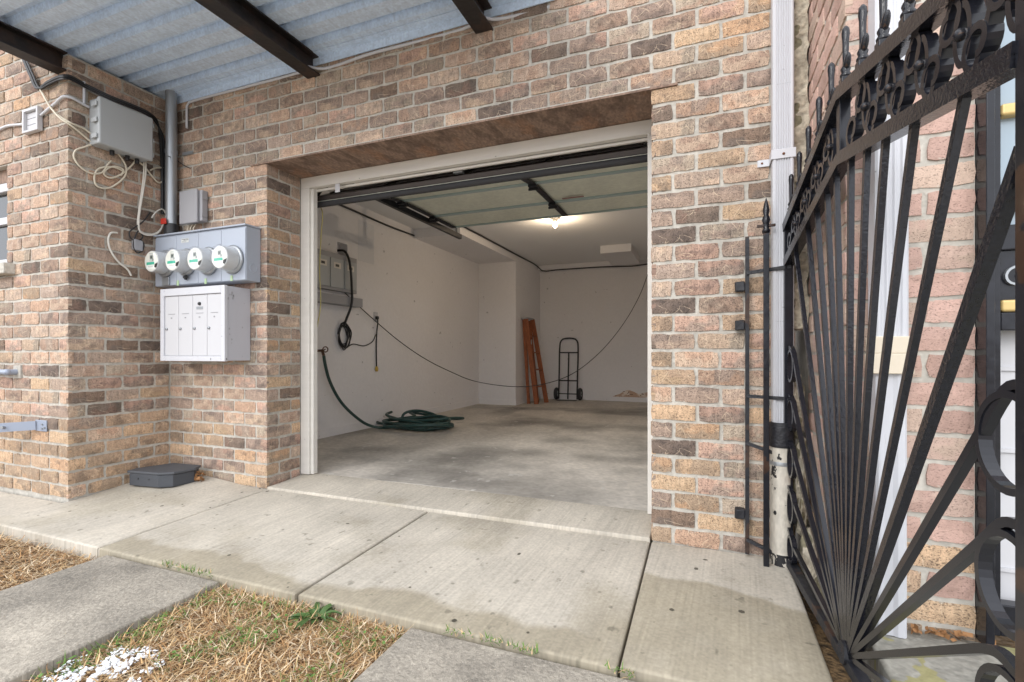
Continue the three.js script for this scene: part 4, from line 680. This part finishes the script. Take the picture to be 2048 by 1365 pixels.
  const gt = thing('wire_trough', 'long grey metal wire trough under the breaker panels', 'trough', [WL, 1.405, -1.57]); obj('trough_body', box(0.001, 0.10, 0, 0.095, -0.44, 0.4, 0.003), mGreyBox, gt); obj('trough_lid', box(0.1005, 0.104, 0.002, 0.093, -0.438, 0.398, 0.001), mGreyBox, gt);
  const wl = (z, y, o = 0.02) => V(WL + o, y, z);
  cable('black_cable', 'thick black cable from the wall opening down to the coil', 'cable', [wl(-1.78, 2.0, -0.06), wl(-1.785, 1.99, 0.04), wl(-1.80, 1.9, 0.09), wl(-1.81, 1.6, 0.12), wl(-1.80, 1.42, 0.125), wl(-1.79, 1.25, 0.06), wl(-1.79, 1.18, 0.03)], 0.013, mBlack);
  { const pts = [], r = rng(9); for (let i = 0; i < 64; i++) { const a = i / 8 * 6.2832 * 0.98, k = Math.floor(i / 8); pts.push(wl(-1.80 + Math.cos(a) * (0.055 + 0.05 * hash(k, 1, 3)) + (r() - 0.5) * 0.03, 1.09 + Math.sin(a) * (0.10 + 0.05 * hash(k, 2, 3)) + (r() - 0.5) * 0.03, 0.012 + 0.004 * k)); } pts.push(wl(-1.95, 1.0, 0.015), wl(-2.15, 0.985, 0.015), wl(-2.3, 1.04, 0.015), wl(-2.36, 1.12, 0.012)); tag(obj('cable_coil', tube(pts, 0.0055, 420, 6), mBlack), 'tangled coil of black cable hung on the garage wall', 'cable coil'); }
  const out = thing('wall_outlet', 'white outlet plate with a hanging black cord on the garage wall', 'outlet', [WL, 1.27, -2.37]); obj('plate', box(0.001, 0.007, 0, 0.115, -0.036, 0.036, 0.002), mWhite, out);
  obj('plug', box(0.0072, 0.04, 0.03, 0.065, -0.016, 0.016, 0.004), mBlack, out);
  const hc = thing('hanging_cord', 'black cord with a yellow plug hanging down the garage wall', 'cord', [WL, 0, -2.37]); obj('cord', tube([V(0.028, 1.3, 0.0), V(0.034, 1.27, 0.0), V(0.02, 1.15, 0.0), V(0.015, 0.95, 0.003), V(0.016, 0.74, 0)], 0.008, 24), mBlack, hc); obj('cord_plug', lathe([[0, 0], [0.016, 0], [0.02, 0.03], [0.012, 0.06], [0, 0.06]], 12).translate(0.017, 0.685, 0), mat({ color: col(0.55, 0.36, 0.06), roughness: 0.5 }), hc);
  cable('yellow_cord', 'thin yellow pull cord hanging from the raised garage door', 'cord', [onZ(636, 409, -0.47), onZ(644, 422, -0.47), onZ(642, 470, -0.47), onZ(639, 540, -0.47), onZ(641, 610, -0.47), onZ(634, 655, -0.47)], 0.0042, mat({ color: col(0.55, 0.48, 0.2), roughness: 0.7 }));
  cable('sagging_wire', 'long thin black wire sagging across the whole garage', 'wire', [[632, 527, -1.42], [660, 556, -1.6], [700, 596, -1.9], [750, 642, -2.3], [800, 684, -2.7], [850, 718, -3.1], [897, 742, -3.5], [950, 763, -3.9], [1035, 774, -4.4], [1090, 768, -4.8], [1145, 748, -5.2], [1200, 705, -5.6], [1247, 648, -5.9], [1280, 590, -6.2], [1297, 545, -6.4]].map(([x, y, z]) => onZ(x, y, z)), 0.0055, mBlack);
  cable('ceiling_cable', 'black cable stapled along the soffit corner and back wall top', 'cable', [V(-2.67, 2.545, -2.9), V(-2.67, 2.548, -3.8), V(-2.67, 2.545, -5.2), V(-2.668, 2.54, -6.2), V(-2.64, 2.50, -6.34), V(-2.58, 2.45, -6.35), V(-2.3, 2.455, -6.35), V(-1.3, 2.45, -6.35), V(-0.9, 2.425, -6.3), V(-0.7, 2.46, -6.4), V(0.3, 2.5, -6.45)], 0.011, mBlack);
  cable('ceiling_cable', 'black cable along the top of the garage left wall', 'cable', [wl(-0.9, 2.47, 0.012), wl(-1.8, 2.475, 0.012), wl(-2.6, 2.46, 0.012), wl(-3.18, 2.47, 0.012)], 0.011, mBlack);
  // spigot and hose
  const sp = thing('hose_spigot', 'brass hose spigot with a rusty wheel on the garage wall', 'spigot', [WL, 0.925, -1.41]); const mBr = mat({ color: col(0.13, 0.07, 0.045), roughness: 0.5, metalness: 0.4 });
  obj('valve_body', [rod(V(0, 0, 0), V(0.1, 0, 0), 0.013), rod(V(0.085, 0.008, 0), V(0.11, -0.05, 0), 0.014)], mBr, sp); obj('hand_wheel', [new THREE.TorusGeometry(0.026, 0.006, 8, 18).rotateY(1.2).translate(0.13, 0.012, 0), rod(V(0.1, 0.0, 0), V(0.13, 0.012, 0), 0.006)], mBr, sp);
  const hp = [V(WL + 0.11, 0.872, -1.41), V(WL + 0.115, 0.80, -1.42), V(WL + 0.12, 0.62, -1.48), V(WL + 0.14, 0.40, -1.62), V(WL + 0.17, 0.22, -1.82), V(WL + 0.2, 0.11, -2.0), V(WL + 0.3, 0.075, -2.1)];
  { const r = rng(21); const N = 11; for (let k = 0; k < N; k++) { const cx = -2.74 + (r() - 0.5) * 0.5, cz = -2.36 + (r() - 0.5) * 0.34, rx = 0.18 + r() * 0.26, rz = 0.10 + r() * 0.17, ph = 2.6 + r() * 3; for (let i = 0; i < 9; i++) { const a = ph + i / 9 * 6.2832; const lift = k > 3 ? Math.max(0, Math.sin(a + k * 1.7)) * (k === 6 ? 0.11 : 0.05) : 0; hp.push(V(cx + Math.cos(a) * rx * (0.85 + 0.3 * r()), 0.056 + k * 0.0085 + lift + (r() * 0.008), cz + Math.sin(a) * rz)); } } }
  tag(obj('garden_hose', tube(hp, 0.0155, 760, 9), mat({ color: col(0.018, 0.052, 0.045), roughness: 0.42 })), 'dark green garden hose piled in loops on the garage floor', 'hose');
  // step ladder leaning on the pilaster
  const tW = makeTex(128, 256, (u, v, o) => { const a = fbm(u * 30, v * 3, 3, 4, 30, 3); const k = 0.75 + 0.45 * a; o[0] = 158 * k; o[1] = 92 * k; o[2] = 56 * k; o[3] = a; }); const mWood = texMat(tW, 0.001, { roughness: 0.6 });
  const ld = thing('step_ladder', 'folded orange step ladder leaning against the pilaster', 'ladder', [0, 0.036, 0]);
  const rails = [[V(-2.41, 0, -5.47), V(-2.60, 1.46, -5.47)], [V(-2.335, 0, -5.80), V(-2.575, 1.46, -5.74)]], rear = [[V(-2.56, 0, -5.50), V(-2.645, 1.44, -5.49)], [V(-2.49, 0, -5.78), V(-2.625, 1.44, -5.72)]];
  for (const [a, b] of rails) obj('side_rail', bar(a, b, 0.03, 0.075, V(1, 0, 0)), mWood, ld);
  for (const [a, b] of rear) obj('rear_rail', bar(a, b, 0.028, 0.05, V(1, 0, 0)), mWood, ld);
  for (let k = 1; k < 5; k++) { const q = k / 5; obj('step', bar(rails[0][0].clone().lerp(rails[0][1], q), rails[1][0].clone().lerp(rails[1][1], q), 0.02, 0.075, V(1, 0, 0)), mWood, ld); }
  obj('top_cap', box(-2.675, -2.555, 1.455, 1.48, -5.78, -5.43, 0.005), mGreyBox, ld); obj('label_plate', box(-2.495, -2.4935, 1.02, 1.1, -5.47, -5.43), mWhite, ld);
  // hand truck against the back wall
  const ht = thing('hand_truck', 'black tubular hand truck standing against the garage back wall', 'hand truck', [-2.10, 0.036, -6.36]);
  const H = 1.13, zt = -0.09; const Z = y => zt * y / H;
  obj('frame', [tube([V(-0.175, 0.02, 0), V(-0.175, 0.5, Z(0.5)), V(-0.175, 0.98, Z(0.98)), V(-0.165, 1.07, Z(1.07)), V(-0.12, H, Z(H)), V(0.12, H, Z(H)), V(0.165, 1.07, Z(1.07)), V(0.175, 0.98, Z(0.98)), V(0.175, 0.5, Z(0.5)), V(0.175, 0.02, 0)], 0.0145, 60, 8), rod(V(-0.175, 0.88, Z(0.88)), V(0.175, 0.88, Z(0.88)), 0.012), rod(V(-0.175, 0.36, Z(0.36)), V(0.175, 0.36, Z(0.36)), 0.012), rod(V(0, 0.02, 0), V(0, 0.88, Z(0.88)), 0.013)], mBlack, ht);
  obj('toe_plate', box(-0.18, 0.18, 0.001, 0.007, 0, 0.15, 0.002), mBlack, ht);
  obj('axle', rod(V(-0.26, 0.115, -0.03), V(0.26, 0.115, -0.03), 0.009), mBlack, ht);
  for (const s of [-1, 1]) { const w = obj('wheel', new THREE.TorusGeometry(0.082, 0.033, 12, 28).rotateY(Math.PI / 2).translate(s * 0.225, 0.115, -0.03), mRubber, ht); obj('rim', rod(V(s * 0.205, 0.115, -0.03), V(s * 0.245, 0.115, -0.03), 0.055, 18), mSteel, w); }
}

// ---------------------------------------------------------------- dry grass, weeds, litter
function blades(name, region, n, seed, colours, len, lie, y0 = -0.08) {
  const r = rng(seed), pos = [], colr = []; const c = new THREE.Color();
  for (let i = 0; i < n; i++) {
    const q = region(r); if (!q) continue; const [x, z] = q, a = r() * 6.2832, L = len[0] + r() * (len[1] - len[0]), w = 0.0012 + r() * 0.0016, el = lie[0] + r() * (lie[1] - lie[0]), bend = (r() - 0.3) * 0.9, turn = (r() - 0.5) * 1.4;
    let p = V(x, y0 + r() * 0.022, z), an = a, e = el; const side = V(-Math.sin(a), 0.15 * (r() - 0.5), Math.cos(a)); const P = [[p.clone().addScaledVector(side, -w), p.clone().addScaledVector(side, w)]];
    for (let s = 0; s < 3; s++) { const d = V(Math.cos(an) * Math.cos(e), Math.sin(e), Math.sin(an) * Math.cos(e)).multiplyScalar(L / 3); p = p.clone().add(d); if (p.y < y0 + 0.004) p.y = y0 + 0.004; an += turn / 3; e -= bend / 2; const ww = w * (1 - (s + 1) / 3.3); P.push([p.clone().addScaledVector(side, -ww), p.clone().addScaledVector(side, ww)]); }
    const pal = colours(r, x, z); const k = 0.75 + r() * 0.5; c.setRGB(pal[0] * k, pal[1] * k, pal[2] * k);
    for (let s = 0; s < 3; s++) for (const v of [P[s][0], P[s][1], P[s + 1][1], P[s][0], P[s + 1][1], P[s + 1][0]]) { pos.push(v.x, v.y, v.z); colr.push(c.r, c.g, c.b); }
  }
  const g = new THREE.BufferGeometry(); g.setAttribute('position', new THREE.Float32BufferAttribute(pos, 3)); g.setAttribute('color', new THREE.Float32BufferAttribute(colr, 3)); g.computeVertexNormals();
  const m = shade(new THREE.Mesh(g, mat({ vertexColors: true, roughness: 0.85, side: THREE.DoubleSide }))); m.name = numbered(name); m.userData.kind = 'stuff'; scene.add(m); return m;
}
{
  const straw = [[0.50, 0.32, 0.15], [0.56, 0.40, 0.22], [0.36, 0.20, 0.085], [0.64, 0.52, 0.36], [0.24, 0.13, 0.06]], green = [[0.07, 0.14, 0.025], [0.11, 0.2, 0.04], [0.16, 0.22, 0.05]];
  const dens = (x, z) => fbm(x * 5, z * 5, 91, 3);
  const strawC = (r) => straw[Math.floor(r() * 5)], mixC = (r, x, z) => dens(x + 9, z) > 0.55 ? green[Math.floor(r() * 3)] : straw[Math.floor(r() * 5)];
  tag(blades('dry_grass', r => [-1.60 + r() * 0.89, 0.975 + r() * r() * 1.2], 19000, 31, strawC, [0.018, 0.075], [-0.15, 0.6]), 'dry straw coloured grass strip between the two walkway slabs', 'grass');
  tag(blades('green_grass', r => { const x = -1.60 + r() * 0.89, z = 0.985 + r() * 1.1; return dens(x + 9, z) > 0.5 ? [x, z] : null; }, 6500, 33, (r) => green[Math.floor(r() * 3)], [0.02, 0.06], [0.15, 1.0]), 'green shoots among the dry grass between the walkway slabs', 'grass');
  tag(blades('dry_grass', r => [-4.4 + r() * 2.05, 0.985 + r() * 1.0], 18000, 35, strawC, [0.025, 0.09], [-0.1, 0.5]), 'dry straw coloured grass patch beside the left walkway slab', 'grass');
  tag(blades('verge_grass', r => [-1.6 + r() * 0.9 + (r() < 0.5 ? -2.2 : 0), 2.1 + r() * 1.2], 6000, 36, mixC, [0.03, 0.1], [0, 0.7]), 'dry grass verge farther out toward the street', 'grass');
  tag(blades('crack_weeds', r => { const x = -2.2 + r() * 2.25, q = fbm(x * 7, 1, 95, 2); return q > 0.52 && !(x > -1.6 && x < -0.72) ? [x, 0.968 + (r() - 0.5) * 0.012] : null; }, 900, 37, (r) => r() < 0.75 ? green[1] : straw[1], [0.008, 0.03], [0.2, 1.3], -0.036), 'tiny green weeds growing in the slab joint', 'weeds');
  { const rc = rng(101), lg = []; for (let i = 0; i < 1100; i++) { const x = -1.6 + rc() * 0.88, z = 1.0 + rc() * 0.75; if (dens(x + 9, z) < 0.52) continue; const g = new THREE.CircleGeometry(0.003 + rc() * 0.004, 5); g.rotateX(-1.57 + (rc() - 0.5) * 1.2); g.rotateY(rc() * 6); g.translate(x, -0.066 + rc() * 0.03, z); lg.push(g); } const o = obj('clover', lg, mat({ color: col(0.10, 0.19, 0.035), roughness: 0.7, side: THREE.DoubleSide })); o.userData.kind = 'stuff'; tag(o, 'small green clover leaves among the dry grass', 'clover'); }
  // broad-leaved weed rosette
  const wd = thing('weed_rosette', 'broad leaved green weed at the slab edge in the dry grass', 'plant', [-1.06, -0.07, 1.02]); wd.scale.setScalar(0.78); const r = rng(53), mLeaf = mat({ color: col(0.06, 0.115, 0.03), roughness: 0.55, side: THREE.DoubleSide });
  for (let k = 0; k < 15; k++) {
    const a = k * 2.4 + r() * 0.4, L = 0.07 + r() * 0.065, w = 0.011 + r() * 0.006, pos = [], idx = []; const n = 6;
    for (let i = 0; i <= n; i++) { const q = i / n, ww = w * Math.sin(Math.PI * Math.pow(q, 0.75) * 0.96 + 0.06), x = q * L, y = 0.010 + 0.032 * Math.sin(q * 2.5) * (0.6 + 0.5 * (k % 3) / 2); pos.push(x, y + 0.004, -ww, x, y - 0.003, 0, x, y + 0.004, ww); if (i) { const b = i * 3; idx.push(b - 3, b - 2, b, b, b - 2, b + 1, b - 2, b - 1, b + 1, b + 1, b - 1, b + 2); } }
    const g = new THREE.BufferGeometry(); g.setAttribute('position', new THREE.Float32BufferAttribute(pos, 3)); g.setIndex(idx); g.rotateY(a); g.computeVertexNormals(); obj('leaf', g, mLeaf, wd);
  }
  // patch of granular snow
  const sn = [], rs = rng(63); for (let i = 0; i < 1500; i++) { const a = rs() * 6.28, q = Math.sqrt(rs()); const x = -1.42 + Math.cos(a) * q * 0.17, z = 1.50 + Math.sin(a) * q * 0.15, s = 0.0025 + rs() * rs() * 0.012 * (1.2 - q); if (fbm(x * 22, z * 22, 99, 3) < 0.46) continue; const g = new THREE.IcosahedronGeometry(s, 0); g.scale(0.7 + rs(), 0.5, 0.7 + rs()); g.rotateY(rs() * 6); g.rotateX(rs() - 0.5); g.translate(x, -0.066 + rs() * 0.014, z); sn.push(g); }
  const so = obj('snow_patch', sn, mat({ color: col(0.82, 0.84, 0.87), roughness: 0.7 })); so.userData.kind = 'stuff'; tag(so, 'white granular snow remnant on the dry grass', 'snow');
  // leaf litter by the bait station and the gate
  const lf = rng(73), lg = [], mDry = mat({ color: col(0.30, 0.15, 0.06), roughness: 0.8, side: THREE.DoubleSide });
  for (let i = 0; i < 70; i++) { const w = i < 40, x = w ? -2.96 + (lf() - 0.5) * 0.10 : 0.80 + lf() * 0.2, z = w ? 0.06 + lf() * 0.07 : 0.59 + lf() * 0.03, y = (w ? groundY(x, z) : 0.062) + 0.003 + lf() * (w ? 0.05 : 0.02); const g = new THREE.PlaneGeometry(0.012 + lf() * 0.012, 0.008 + lf() * 0.01); g.rotateX(lf() * 6); g.rotateY(lf() * 6); g.translate(x, y, z); lg.push(g); }
  const lo = obj('leaf_litter', lg, mDry); lo.userData.kind = 'stuff'; tag(lo, 'brown leaf litter in the wall corners', 'leaves');
}
renderer.render(scene, camera);
